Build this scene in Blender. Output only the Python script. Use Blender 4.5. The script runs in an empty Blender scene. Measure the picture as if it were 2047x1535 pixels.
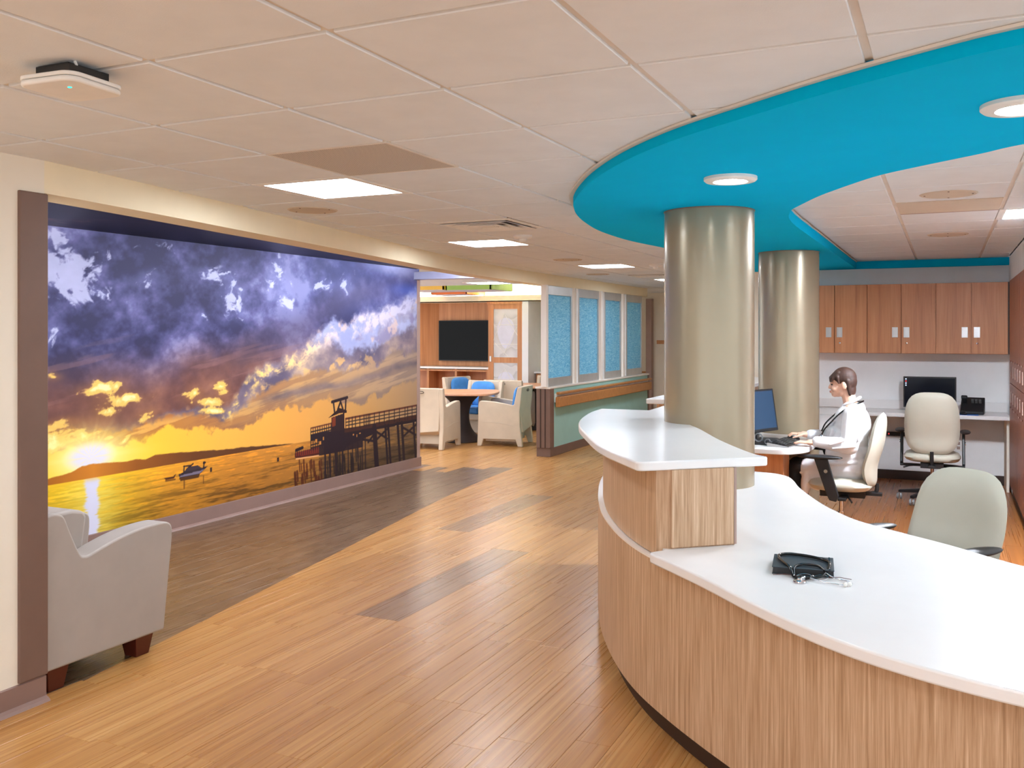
import bpy, bmesh, math, random
import numpy as np
from mathutils import Vector, Matrix
random.seed(7)
D = bpy.data; SC = bpy.context.scene; COL = SC.collection
PI = math.pi
# ---------------------------------------------------------------- camera, world, exposure
cam = D.cameras.new('camera'); cam_o = D.objects.new('camera', cam); COL.objects.link(cam_o)
cam.sensor_fit = 'HORIZONTAL'; cam.sensor_width = 36; cam.lens = 1851.5 / 2047 * 36
cam.shift_y = -(767.5 - 663.8) / 2047; cam.clip_start = .05; cam.clip_end = 100
cam_o.location = (0, 0, 1.624); cam_o.rotation_euler = (PI / 2, 0, math.radians(25.1126))
SC.camera = cam_o
wd = D.worlds.new('world'); SC.world = wd; wd.use_nodes = True
wd.node_tree.nodes['Background'].inputs[0].default_value = (.93, .97, 1, 1); wd.node_tree.nodes['Background'].inputs[1].default_value = 1.85
SC.view_settings.view_transform = 'Standard'; SC.view_settings.look = 'None'; SC.view_settings.gamma = 1
SC.view_settings.use_curve_mapping = False
SC.view_settings.exposure = .12
LIGHT = 32.0            # radiance of the ceiling troffers
try: SC.cycles.use_denoising = True; SC.cycles.max_bounces = 10; SC.cycles.diffuse_bounces = 6; SC.cycles.sample_clamp_indirect = 8
except Exception: pass

# ---------------------------------------------------------------- helpers
def S(r, g, b):
    f = lambda v: v / 12.92 if v <= .04045 else ((v + .055) / 1.055) ** 2.4
    return (f(r / 255), f(g / 255), f(b / 255), 1)
class NT:
    def __init__(s, name):
        s.m = D.materials.new(name); s.m.use_nodes = True; s.t = s.m.node_tree; s.b = s.t.nodes['Principled BSDF']
    def n(s, typ, **kw):
        o = s.t.nodes.new(typ)
        for k, v in kw.items():
            if k.startswith('i_'): o.inputs[int(k[2:]) if k[2:].isdigit() else k[2:].replace('_', ' ')].default_value = v
            else: setattr(o, k, v)
        return o
    def l(s, a, b): s.t.links.new(a, b)
    def pos(s, scale):
        g = s.n('ShaderNodeNewGeometry'); mp = s.n('ShaderNodeMapping'); mp.inputs['Scale'].default_value = scale
        s.l(g.outputs['Position'], mp.inputs['Vector']); return mp.outputs['Vector']
    def noise(s, vec, scale=1, detail=4, rough=.55, dist=0):
        o = s.n('ShaderNodeTexNoise'); o.inputs['Scale'].default_value = scale; o.inputs['Detail'].default_value = detail; o.inputs['Roughness'].default_value = rough; o.inputs['Distortion'].default_value = dist
        s.l(vec, o.inputs['Vector']); return o.outputs['Fac']
    def ramp(s, fac, stops):
        o = s.n('ShaderNodeValToRGB'); e = o.color_ramp.elements
        while len(e) < len(stops): e.new(.5)
        for q, (p, c) in zip(e, stops): q.position = p; q.color = c
        s.l(fac, o.inputs[0]); return o.outputs[0]
    def math(s, op, a, b=None):
        o = s.n('ShaderNodeMath', operation=op)
        for k, v in ((0, a), (1, b)):
            if v is None: continue
            if isinstance(v, (int, float)): o.inputs[k].default_value = v
            else: s.l(v, o.inputs[k])
        return o.outputs[0]
    def mixc(s, fac, a, b, mode='MIX'):
        o = s.n('ShaderNodeMix', data_type='RGBA', blend_type=mode)
        for k, v in ((0, fac), (6, a), (7, b)):
            if isinstance(v, (int, float, tuple)): o.inputs[k].default_value = v
            else: s.l(v, o.inputs[k])
        return o.outputs[2]
    def bump(s, h, strength, dist=.01):
        o = s.n('ShaderNodeBump'); o.inputs['Strength'].default_value = strength; o.inputs['Distance'].default_value = dist
        s.l(h, o.inputs['Height']); s.l(o.outputs[0], s.b.inputs['Normal'])
    def set(s, rough=.5, metal=0, spec=.5, coat=0, trans=0, ior=None, alpha=None):
        i = s.b.inputs; i['Roughness'].default_value = rough; i['Metallic'].default_value = metal; i['Specular IOR Level'].default_value = spec
        i['Coat Weight'].default_value = coat; i['Transmission Weight'].default_value = trans
        if ior: i['IOR'].default_value = ior
        return s
MATS = {}
def mat(name, col, rough=.5, metal=0, spec=.5, coat=0, var=.04, vscale=6, bump=0, bscale=60, trans=0):
    """paint / plastic / metal: a base colour with slight cloudy variation and a fine relief"""
    k = NT(name); k.set(rough, metal, spec, coat, trans)
    c = S(*col)
    n = k.noise(k.pos((1, 1, 1)), vscale, 3)
    a = tuple(max(0, v * (1 - var)) for v in c[:3]) + (1,); b = tuple(min(1, v * (1 + var)) for v in c[:3]) + (1,)
    k.l(k.ramp(n, [(.35, a), (.65, b)]), k.b.inputs['Base Color'])
    if bump: k.bump(k.noise(k.pos((1, 1, 1)), bscale, 3), bump, .004)
    MATS[name] = k.m; return k.m
def emat(name, col, strength):
    k = NT(name); k.b.inputs['Base Color'].default_value = S(*col); k.b.inputs['Emission Color'].default_value = S(*col); k.b.inputs['Emission Strength'].default_value = strength
    MATS[name] = k.m; return k.m
def wood(name, cols, axis='z', freq=26, along=1.3, rough=.4, spec=.5, fine=110, coat=0, dist=.6):
    """wood grain: streaks drawn out along one axis"""
    k = NT(name); k.set(rough, 0, spec, coat)
    sc = {'x': (along, freq, freq), 'y': (freq, along, freq), 'z': (freq, freq, along)}[axis]
    sf = {'x': (along * 3, fine, fine), 'y': (fine, along * 3, fine), 'z': (fine, fine, along * 3)}[axis]
    n = k.noise(k.pos(sc), 1, 5, .6, dist); n2 = k.noise(k.pos(sf), 1, 3, .6)
    f = k.math('ADD', k.math('MULTIPLY', n, .68), k.math('MULTIPLY', n2, .32))
    st = [(.30 + .4 * i / (len(cols) - 1), S(*c)) for i, c in enumerate(cols)]
    k.l(k.ramp(f, st), k.b.inputs['Base Color']); k.bump(n2, .05, .002)
    MATS[name] = k.m; return k.m

WORG = {}
def worg(o):
    p = Vector((0, 0, 0))
    while o is not None: p = p + o.location; o = o.parent
    return p
def tag(o, label=None, cat=None, group=None, kind=None):
    if label: o['label'] = label
    if cat: o['category'] = cat
    if group: o['group'] = group
    if kind: o['kind'] = kind
    return o
def thing(name, label, cat, loc=(0, 0, 0), rotz=0, group=None):
    o = D.objects.new(name, None); COL.objects.link(o); o.location = loc; o.rotation_euler = (0, 0, rotz); o.empty_display_size = .1
    return tag(o, label, cat, group)
def catmull(pts, n=6, closed=False):
    P = [Vector(p) for p in pts]; out = []
    m = len(P)
    for i in range(m if closed else m - 1):
        p0 = P[(i - 1) % m] if (closed or i > 0) else P[0] * 2 - P[1]
        p1 = P[i]; p2 = P[(i + 1) % m]; p3 = P[(i + 2) % m] if (closed or i + 2 < m) else p2 * 2 - p1
        for k in range(n):
            t = k / n
            out.append(.5 * ((2 * p1) + (p2 - p0) * t + (2 * p0 - 5 * p1 + 4 * p2 - p3) * t * t + (3 * p1 - p0 - 3 * p2 + p3) * t ** 3))
    if not closed: out.append(P[-1])
    return [tuple(p) for p in out]
def offset(poly, d):
    """offset an open 2-D polyline to its left by d"""
    out = []
    for i, p in enumerate(poly):
        a = Vector(poly[max(0, i - 1)][:2]); b = Vector(poly[min(len(poly) - 1, i + 1)][:2]); t = (b - a).normalized()
        out.append((p[0] - t.y * d, p[1] + t.x * d))
    return out
class MB:
    def __init__(s): s.v = []; s.f = []
    def add(s, vs, fs):
        o = len(s.v); s.v += [tuple(v) for v in vs]; s.f += [tuple(i + o for i in f) for f in fs]; return s
    def box(s, a, b):
        (x0, y0, z0), (x1, y1, z1) = a, b
        return s.add([(x0, y0, z0), (x1, y0, z0), (x1, y1, z0), (x0, y1, z0), (x0, y0, z1), (x1, y0, z1), (x1, y1, z1), (x0, y1, z1)],
                     [(0, 3, 2, 1), (4, 5, 6, 7), (0, 1, 5, 4), (1, 2, 6, 5), (2, 3, 7, 6), (3, 0, 4, 7)])
    def prism(s, poly, a, b, axis='z'):
        """closed 2-D outline extruded along an axis (poly coords are the two other axes in x,y,z order)"""
        n = len(poly)
        put = {'z': lambda p, h: (p[0], p[1], h), 'y': lambda p, h: (p[0], h, p[1]), 'x': lambda p, h: (h, p[0], p[1])}[axis]
        vs = [put(p, a) for p in poly] + [put(p, b) for p in poly]
        return s.add(vs, [tuple(range(n - 1, -1, -1)), tuple(range(n, 2 * n))] + [(i, (i + 1) % n, n + (i + 1) % n, n + i) for i in range(n)])
    def ribbon(s, poly, d0, d1, z0, z1):
        """solid strip along an open plan polyline, between two offsets and two heights"""
        A = offset(poly, d0); B = offset(poly, d1); n = len(poly); vs = []
        for (a, b) in zip(A, B): vs += [(a[0], a[1], z0), (b[0], b[1], z0), (b[0], b[1], z1), (a[0], a[1], z1)]
        fs = [(0, 1, 2, 3), tuple(4 * (n - 1) + k for k in (3, 2, 1, 0))]
        for i in range(n - 1):
            for k in range(4): fs.append((4 * i + k, 4 * (i + 1) + k, 4 * (i + 1) + (k + 1) % 4, 4 * i + (k + 1) % 4))
        return s.add(vs, fs)
    def tube(s, pts, r, n=8, closed=False):
        P = [Vector(p) for p in pts]; m = len(P); R = r if isinstance(r, (list, tuple)) else [r] * m
        up = None; vs = []
        for i in range(m):
            a = P[(i - 1) % m] if (closed or i > 0) else P[i]; b = P[(i + 1) % m] if (closed or i < m - 1) else P[i]
            t = (b - a).normalized()
            if up is None:
                up = Vector((0, 0, 1)) if abs(t.z) < .9 else Vector((1, 0, 0))
            sx = t.cross(up)
            if sx.length < 1e-6: sx = t.orthogonal()
            sx.normalize(); up = sx.cross(t).normalized()
            for k in range(n):
                q = 2 * PI * k / n; vs.append(P[i] + (sx * math.cos(q) + up * math.sin(q)) * R[i])
        fs = [(i * n + k, i * n + (k + 1) % n, ((i + 1) % m) * n + (k + 1) % n, ((i + 1) % m) * n + k) for i in range(m if closed else m - 1) for k in range(n)]
        if not closed: fs += [tuple(range(n - 1, -1, -1)), tuple((m - 1) * n + k for k in range(n))]
        return s.add(vs, fs)
    def lathe(s, prof, n=32, c=(0, 0, 0), axis='z', ring=False):
        m = len(prof); vs = []
        for (r, h) in prof:
            for k in range(n):
                q = 2 * PI * k / n; p = (r * math.cos(q), r * math.sin(q), h)
                if axis == 'y': p = (p[0], p[2], p[1])
                if axis == 'x': p = (p[2], p[0], p[1])
                vs.append((c[0] + p[0], c[1] + p[1], c[2] + p[2]))
        fs = [(i * n + k, i * n + (k + 1) % n, (i + 1) * n + (k + 1) % n, (i + 1) * n + k) for i in range(m - 1) for k in range(n)]
        if ring: fs += [((m - 1) * n + k, (m - 1) * n + (k + 1) % n, (k + 1) % n, k) for k in range(n)]
        else: fs += [tuple(range(n - 1, -1, -1)), tuple((m - 1) * n + k for k in range(n))]
        return s.add(vs, fs)
    def ell(s, c, r, n=16, m=10, rot=None):
        vs = []; R = rot or Matrix.Identity(3)
        for i in range(m + 1):
            th = PI * i / m
            for k in range(n):
                q = 2 * PI * k / n; p = R @ Vector((r[0] * math.sin(th) * math.cos(q), r[1] * math.sin(th) * math.sin(q), r[2] * math.cos(th)))
                vs.append((c[0] + p.x, c[1] + p.y, c[2] + p.z))
        return s.add(vs, [(i * n + k, (i + 1) * n + k, (i + 1) * n + (k + 1) % n, i * n + (k + 1) % n) for i in range(m) for k in range(n)])
    def cap(s, p0, p1, r0, r1, n=14):
        """tapered capsule"""
        a = Vector(p0); b = Vector(p1); t = (b - a).normalized(); pts = []; rr = []
        for k in range(5): q = PI / 2 * (1 - k / 4); pts.append(a - t * r0 * math.sin(q) * .999); rr.append(max(.0005, r0 * math.cos(q)))
        for k in range(5): q = PI / 2 * k / 4; pts.append(b + t * r1 * math.sin(q) * .999); rr.append(max(.0005, r1 * math.cos(q)))
        return s.tube(pts, rr, n)
    def puff(s, w, h, th, prof=lambda t: 0, curve=0, n=3.2, rings=9, na=44, squash=lambda t: 1):
        """upholstered pad standing in x-z: rounded outline w x h, thickness th, y = prof(height) + curve * x^2"""
        def P(r, q, side):
            c, si = math.cos(q), math.sin(q); k = (abs(c) ** n + abs(si) ** n) ** (-1 / n)
            a, b = r * c * k, r * si * k
            x = a * w / 2 * squash(b); z = b * h / 2
            t = th / 2 * (max(0, 1 - r ** 5)) ** .5
            return (x, prof(b) + curve * x * x + side * t, z)
        vs = [P(0, 0, -1)]; fs = []
        rr = [((i + 1) / rings) ** .7 for i in range(rings)]
        for r in rr:
            for k in range(na): vs.append(P(r, 2 * PI * k / na, -1))
        for k in range(na): fs.append((0, 1 + k, 1 + (k + 1) % na))
        for i in range(rings - 1):
            for k in range(na): fs.append((1 + i * na + k, 1 + (i + 1) * na + k, 1 + (i + 1) * na + (k + 1) % na, 1 + i * na + (k + 1) % na))
        o = len(vs); last = 1 + (rings - 1) * na; vs.append(P(0, 0, 1))
        for r in rr[:-1]:
            for k in range(na): vs.append(P(r, 2 * PI * k / na, 1))
        for k in range(na): fs.append((o, o + 1 + (k + 1) % na, o + 1 + k))
        for i in range(rings - 1):
            for k in range(na):
                A = o + 1 + i * na + k; B = o + 1 + i * na + (k + 1) % na
                if i < rings - 2: C, E = o + 1 + (i + 1) * na + (k + 1) % na, o + 1 + (i + 1) * na + k
                else: C, E = last + (k + 1) % na, last + k
                fs.append((A, B, C, E))
        return s.add(vs, fs)
    def xf(s, M): s.v = [tuple(M @ Vector(v)) for v in s.v]; return s
    def build(s, name, m, parent=None, local=False, smooth=None, bevel=None, seg=2, remesh=None, sm=0, fix=True):
        vs = s.v
        if parent is not None and not local:
            o = worg(parent); vs = [(a - o.x, b - o.y, c - o.z) for (a, b, c) in vs]
        me = D.meshes.new(name); me.from_pydata(vs, [], s.f)
        if fix:
            bm = bmesh.new(); bm.from_mesh(me); bmesh.ops.recalc_face_normals(bm, faces=bm.faces); bm.to_mesh(me); bm.free()
        me.materials.append(MATS[m] if isinstance(m, str) else m)
        ob = D.objects.new(name, me); COL.objects.link(ob)
        if parent is not None: ob.parent = parent
        if smooth:
            me.polygons.foreach_set('use_smooth', [True] * len(me.polygons)); me.set_sharp_from_angle(angle=math.radians(smooth))
        if bevel:
            b = ob.modifiers.new('bevel', 'BEVEL'); b.width = bevel; b.segments = seg; b.limit_method = 'ANGLE'; b.angle_limit = math.radians(40)
        if remesh:
            r = ob.modifiers.new('remesh', 'REMESH'); r.mode = 'VOXEL'; r.voxel_size = remesh; r.use_smooth_shade = True
            if sm: q = ob.modifiers.new('smooth', 'SMOOTH'); q.factor = .5; q.iterations = sm
        return ob
def part(name, m, parent, fn, **kw):
    k = MB(); fn(k); return k.build(name, m, parent, **kw)
def copy_tree(o, parent=None):
    c = o.copy(); COL.objects.link(c); c.parent = parent
    for ch in list(o.children): copy_tree(ch, c)
    return c
def rrect(x0, y0, x1, y1, r, n=5):
    out = []
    for (cx, cy, a) in ((x1 - r, y1 - r, 0), (x0 + r, y1 - r, 90), (x0 + r, y0 + r, 180), (x1 - r, y0 + r, 270)):
        for k in range(n + 1): q = math.radians(a + 90 * k / n); out.append((cx + r * math.cos(q), cy + r * math.sin(q)))
    return out

# ---------------------------------------------------------------- materials
mat('ceiling_tile', (228, 232, 236), .9, var=.02, bump=.15, bscale=220); mat('grid_white', (224, 217, 208), .6); mat('void_dark', (40, 34, 30), .9)
mat('wall_cream', (244, 232, 202), .8, var=.015); mat('wall_white', (242, 243, 244), .8, var=.015); mat('wall_warm', (238, 230, 214), .8, var=.015)
mat('teal_paint', (0, 186, 234), .9, 0, .04, var=.01); mat('column_paint', (160, 146, 122), .27, .35, .5, var=.02, coat=.1)
mat('solid_white', (238, 236, 236), .22, var=.01); mat('solid_edge', (236, 230, 222), .3, var=.01)
mat('kick_brown', (52, 34, 26), .5); mat('base_brown', (140, 112, 102), .5); mat('guard_brown', (118, 92, 80), .55); mat('guard_mauve', (166, 140, 130), .55)
mat('base_lip', (190, 170, 162), .4); mat('alu', (205, 205, 205), .35, .6); mat('chrome', (220, 220, 225), .15, 1); mat('black_plastic', (24, 24, 27), .45); mat('black_gloss', (10, 10, 12), .12)
mat('screen_dark', (20, 24, 34), .15, 0, .2); mat('tv_black', (10, 9, 10), .12, 0, .12); mat('vinyl_cream', (192, 188, 172), .42, var=.02, bump=.05, bscale=90); mat('shell_cream', (208, 190, 168), .5); mat('blue_cushion', (62, 134, 206), .6, var=.08, vscale=14)
mat('armchair_grey', (170, 161, 153), .55, var=.03); mat('leg_mahogany', (86, 34, 22), .35); mat('table_base', (58, 46, 42), .6); mat('mint_panel', (158, 203, 196), .55, var=.02)
mat('lavender_trim', (176, 178, 206), .6); mat('rail_wood', (186, 128, 72), .45, var=.08, vscale=20); mat('fixture_white', (238, 236, 232), .5); mat('speaker_tan', (204, 190, 172), .8, var=.02)
mat('green_panel', (170, 212, 110), .6); mat('yellow_panel', (246, 204, 92), .6); mat('orange_panel', (248, 132, 56), .6); mat('pale_lavender', (224, 224, 240), .6)
mat('skin', (232, 184, 158), .5, var=.03, vscale=20); mat('lip', (186, 100, 92), .5); mat('hair_brown', (58, 34, 24), .62, var=.25, vscale=60); mat('coat_white', (240, 240, 244), .75, var=.02, bump=.1, bscale=30); mat('pants_black', (14, 13, 15), .8); mat('eye_dark', (40, 40, 46), .3)
mat('notebook_black', (36, 50, 60), .4); mat('note_yellow', (236, 206, 80), .6); mat('pad_blue', (30, 100, 190), .7); mat('key_grey', (96, 98, 100), .6)
mat('seat_dark', (30, 28, 30), .7); mat('caster_grey', (120, 122, 124), .5); mat('sub_floor', (70, 46, 28), .8)
emat('led_teal', (0, 240, 215), 3); emat('screen_glow', (22, 48, 72), .45); emat('icon_white', (200, 220, 255), 1.2); emat('icon_red', (230, 60, 60), 1.)
emat('troffer_glow', (236, 244, 255), LIGHT); emat('behind_glow', (240, 246, 255), LIGHT * .55); emat('station_glow', (236, 244, 255), LIGHT * 17); emat('lounge_glow', (246, 248, 255), LIGHT * 1.0); emat('down_glow', (250, 250, 250), LIGHT * 2.4); emat('cove_glow', (255, 248, 238), LIGHT * 2.4); emat('wash_glow', (240, 244, 255), LIGHT * 1.35)
wood('laminate_light', [(150, 114, 82), (182, 146, 112), (204, 170, 138), (226, 200, 170)], 'z', 85, 2.4, .45, fine=250, dist=.4)
wood('cabinet_wood', [(166, 104, 66), (192, 128, 84), (208, 148, 104)], 'z', 16, .8, .42)
wood('locker_wood', [(140, 82, 60), (164, 102, 76), (184, 122, 92)], 'z', 40, .6, .4)
wood('media_wood', [(170, 108, 64), (196, 134, 86), (214, 156, 108)], 'z', 14, .5, .45)
wood('table_maple', [(196, 138, 98), (210, 154, 116), (222, 170, 134)], 'y', 12, .8, .35)
def floor_mat():
    k = NT('floor_wood'); k.set(.30, 0, .5)
    at = k.n('ShaderNodeAttribute', attribute_name='plank'); sep = k.n('ShaderNodeSeparateColor'); k.l(at.outputs['Color'], sep.inputs[0])
    g = k.n('ShaderNodeNewGeometry'); off = k.n('ShaderNodeVectorMath', operation='SCALE'); k.l(at.outputs['Color'], off.inputs[0]); off.inputs['Scale'].default_value = 37
    ad = k.n('ShaderNodeVectorMath', operation='ADD'); k.l(g.outputs['Position'], ad.inputs[0]); k.l(off.outputs[0], ad.inputs[1])
    def nz(sc, det, dist):
        m = k.n('ShaderNodeMapping'); m.inputs['Scale'].default_value = sc; k.l(ad.outputs[0], m.inputs['Vector']); return k.noise(m.outputs[0], 1, det, .6, dist)
    a = nz((32, .38, 1), 4, .5); b = nz((84, .8, 1), 2, .3); c = nz((9, 5, 1), 3, 0)
    f = k.math('ADD', k.math('ADD', k.math('MULTIPLY', a, .55), k.math('MULTIPLY', b, .45)), k.math('MULTIPLY', k.math('SUBTRACT', sep.outputs[0], .5), .07))
    w = k.ramp(f, [(.24, S(162, 111, 60)), (.44, S(175, 123, 67)), (.54, S(188, 137, 78)), (.74, S(212, 166, 106))])
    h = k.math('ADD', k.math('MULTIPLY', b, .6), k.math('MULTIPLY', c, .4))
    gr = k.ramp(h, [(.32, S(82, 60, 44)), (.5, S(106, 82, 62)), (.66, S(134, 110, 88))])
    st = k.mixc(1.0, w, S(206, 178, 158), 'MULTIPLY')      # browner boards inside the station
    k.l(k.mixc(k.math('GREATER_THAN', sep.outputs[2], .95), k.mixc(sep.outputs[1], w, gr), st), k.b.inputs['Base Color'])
    k.l(k.math('ADD', k.math('MULTIPLY', b, .14), .22), k.b.inputs['Roughness']); k.bump(b, .03, .002)
    MATS['floor_wood'] = k.m
floor_mat()
def pane_mat():
    k = NT('rain_glass'); k.set(.35, 0, .5, 0, .5, 1.3)
    n = k.noise(k.pos((22, 13, 52)), 1, 4, .6, 1.4)
    k.l(k.ramp(n, [(.32, S(104, 176, 210)), (.52, S(156, 208, 230)), (.70, S(214, 240, 248))]), k.b.inputs['Base Color']); k.bump(n, .8, .01)
    tr = k.n('ShaderNodeBsdfTranslucent'); mx = k.n('ShaderNodeMixShader'); mx.inputs[0].default_value = .55
    k.l(k.b.inputs['Base Color'].links[0].from_socket, tr.inputs['Color']); k.l(k.b.outputs[0], mx.inputs[1]); k.l(tr.outputs[0], mx.inputs[2])
    k.l(mx.outputs[0], k.t.nodes['Material Output'].inputs['Surface'])
    MATS['rain_glass'] = k.m
    k = NT('leaf_pane'); k.set(.6, 0, .4)
    w = k.n('ShaderNodeTexWave', wave_type='RINGS'); w.inputs['Scale'].default_value = 2.2; w.inputs['Distortion'].default_value = 3; k.l(k.pos((1, 1, 1)), w.inputs['Vector'])
    k.l(k.ramp(w.outputs['Fac'], [(.0, S(206, 204, 206)), (.45, S(222, 220, 222)), (.5, S(198, 196, 198)), (1, S(228, 226, 228))]), k.b.inputs['Base Color'])
    MATS['leaf_pane'] = k.m
    k = NT('perforated'); k.set(.6, 0, .3)
    v = k.n('ShaderNodeTexVoronoi', feature='F1'); v.inputs['Scale'].default_value = 105; v.inputs['Randomness'].default_value = 0; k.l(k.pos((1, 1, 0)), v.inputs['Vector'])
    k.l(k.ramp(v.outputs['Distance'], [(.30, S(128, 116, 106)), (.40, S(226, 218, 208))]), k.b.inputs['Base Color'])
    MATS['perforated'] = k.m
    k = NT('clear_lens'); k.set(.05, 0, .5, 0, 1, 1.05); k.b.inputs['Alpha'].default_value = .25; k.b.inputs['Base Color'].default_value = (1, 1, 1, 1); MATS['clear_lens'] = k.m
    k = NT('mural_print'); k.set(.55, 0, .25); a = k.n('ShaderNodeAttribute', attribute_name='print'); k.l(a.outputs['Color'], k.b.inputs['Base Color']); MATS['mural_print'] = k.m
    k = NT('cloud_print'); k.set(.45, 0, .3)
    n = k.noise(k.pos((1.6, .7, 1)), 1.6, 6, .6, .8)
    k.l(k.ramp(n, [(.34, S(14, 12, 28)), (.54, S(22, 19, 36)), (.64, S(44, 34, 44)), (.74, S(104, 70, 62))]), k.b.inputs['Base Color']); MATS['cloud_print'] = k.m
pane_mat()
# ---------------------------------------------------------------- the printed sunset mural (colour print on the wall panel)
MU0, MU1, MV0, MV1 = 2.83, 9.58, 0.13, 2.375
def _vnoise(x, y, seed):
    rs = np.random.RandomState(seed); g = rs.rand(256, 256).astype(np.float32)
    xi = np.floor(x).astype(np.int32); yi = np.floor(y).astype(np.int32)
    fx = x - xi; fy = y - yi
    fx = fx * fx * (3 - 2 * fx); fy = fy * fy * (3 - 2 * fy)
    a = g[xi & 255, yi & 255]; b = g[(xi + 1) & 255, yi & 255]
    c = g[xi & 255, (yi + 1) & 255]; d = g[(xi + 1) & 255, (yi + 1) & 255]
    return (a * (1 - fx) + b * fx) * (1 - fy) + (c * (1 - fx) + d * fx) * fy
def fbm(x, y, seed, octaves=5, gain=.55):
    s = 0; a = 1; t = 0
    for o in range(octaves):
        s = s + a * _vnoise(x * 2 ** o + 17.3 * o, y * 2 ** o + 9.1 * o, seed + o); t += a; a *= gain
    return s / t
def sstep(a, b, x):
    t = np.clip((x - a) / (b - a), 0, 1); return t * t * (3 - 2 * t)
def paint_mural(nu, nv):
    u = np.linspace(MU0, MU1, nu, dtype=np.float32); v = np.linspace(MV0, MV1, nv, dtype=np.float32)
    U, V = np.meshgrid(u, v)
    img = np.zeros(U.shape + (3,), np.float32)
    C = lambda *c: np.array(c, np.float32)
    def mix(col, m):
        nonlocal img
        m = np.asarray(m, np.float32)[..., None]
        img = img * (1 - m) + np.asarray(col, np.float32) * m
    def ramp(x, stops):                      # stops: (pos, (r,g,b)) -> colour field
        p = [s[0] for s in stops]
        return np.stack([np.interp(x, p, [s[1][k] for s in stops]) for k in range(3)], -1).astype(np.float32)
    line = lambda pts: np.interp(U, [p[0] for p in pts], [p[1] for p in pts]).astype(np.float32)
    n1 = fbm(U * 1.1 + 3, V * 1.6, 11, 6); n2 = fbm(U * 2.6, V * 3.4 + 5, 23, 6); n3 = fbm(U * 7, V * 9, 37, 5)
    wu = (fbm(U * 2.2, V * 2.2, 51, 5) - .5); wv = (fbm(U * 2.2 + 40, V * 2.2, 61, 5) - .5)
    fine = fbm(U * 16, V * 20, 71, 4) - .5
    streak = fbm(U * 1.4 - V * 2, V * 16 - U * 2.4, 81, 5)
    HZ = .545
    # clear sky low over the horizon
    img[:] = ramp(U, [(2.8, (200, 150, 50)), (4.4, (240, 195, 40)), (4.9, (255, 232, 90)), (5.5, (255, 208, 62)), (6.2, (255, 186, 76)), (7.2, (236, 168, 80)), (8.4, (200, 150, 86)), (9.6, (168, 138, 106))])
    up = np.clip((V - HZ) / .5, 0, 1)
    mix(ramp(U, [(2.8, (210, 150, 60)), (5.5, (245, 180, 64)), (7.2, (216, 154, 78)), (9.6, (170, 140, 112))]), up * .7)
    # heights of the cloud layers along the wall
    L1 = line([(2.8, .86), (4.5, .86), (5.5, .93), (6.33, 1.06), (6.55, 1.25), (6.86, 1.365), (7.12, 1.43), (7.3, 1.455), (7.65, 1.63), (7.87, 1.71), (8.33, 1.84), (8.79, 1.91), (9.32, 2.02), (9.6, 2.11)])
    L2 = line([(2.8, .70), (4.46, .755), (5.17, .76), (5.43, .755), (5.61, .80), (6.17, .80), (7.03, .83), (7.70, .87), (8.46, .93), (9.55, 1.05)])
    L3 = line([(2.8, .9), (6.3, 1.0), (7.3, 1.40), (7.73, 1.445), (8.27, 1.505), (8.66, 1.535), (9.6, 1.63)])
    L4 = line([(2.8, .85), (6.3, .92), (7.2, 1.17), (7.73, 1.22), (8.27, 1.275), (9.6, 1.38)])
    L5 = line([(2.8, .8), (6.3, .90), (6.85, .99), (7.9, 1.07), (9.6, 1.28)])
    Vw = V + wv * .30 + fine * .10; 
    # gold band and long grey streaks above the clear sky
    band = sstep(-.015, .03, Vw - L2)
    mix(ramp(U, [(2.8, (165, 110, 60)), (4.5, (178, 108, 52)), (5.6, (166, 102, 58)), (6.4, (150, 104, 74)), (7.4, (150, 116, 92)), (9.6, (140, 124, 116))]), band * (.75 + .25 * sstep(.4, .6, streak)))
    st = sstep(.48, .6, streak + .25 * (n2 - .5)) * sstep(0, .05, V - L2 + wv * .1) * (1 - sstep(-.02, .06, V - L4))
    mix(ramp(U, [(2.8, (235, 175, 80)), (5, (240, 182, 84)), (6.5, (222, 170, 96)), (8, (200, 158, 108)), (9.6, (176, 150, 130))]), st * .8)
    sm = np.exp(-((V - L5 + wv * .12) / (.045 + .03 * (n2 - .5))) ** 2) * sstep(6.4, 7.2, U)
    mix(ramp(n2, [(.3, (96, 86, 96)), (.7, (140, 120, 116))]), sm * sstep(.3, .5, streak + .2) * .85)
    # lower grey cloud bank of the diagonal
    bank = sstep(-.03, .05, Vw - L4)
    mix(ramp(n2, [(.3, (86, 80, 104)), (.5, (112, 100, 118)), (.62, (140, 124, 130)), (.75, (176, 152, 140))]), bank * .95)
    glow = bank * sstep(.55, .68, n3 + .2 * (n2 - .5)) * (1 - sstep(.05, .2, V - L4))
    mix((226, 178, 112), glow * .8 * (1 - sstep(8, 9.5, U)))
    # pale gap between the two banks
    gap = sstep(-.04, .06, Vw - L3) * sstep(6.9, 7.7, U + wu * 1.2)
    mix(ramp(n1, [(.35, (146, 152, 192)), (.55, (164, 168, 202)), (.7, (188, 160, 152))]), gap * (.62 + .38 * sstep(.42, .55, 1 - n2)))
    puff = gap * sstep(.5, .6, n3 * .6 + n2 * .4)
    mix((128, 122, 158), puff * .75)
    mix((226, 188, 160), gap * sstep(.56, .66, fbm(U * 5 + 8, V * 6, 91, 4)) * .6)
    tear = fbm(U * 9 + V * 5 + wu * 4, V * 13 - U * 4 + wv * 4, 131, 5, .62)
    # bright torn fringe under the dark deck
    fr = np.exp(-((Vw - L1 + .10) / (.075 + .03 * (U > 7.2))) ** 2) * sstep(.40, .62, n3 * .5 + tear * .5 + .3 * (n2 - .5)) * sstep(6.05, 6.35, U)
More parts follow.
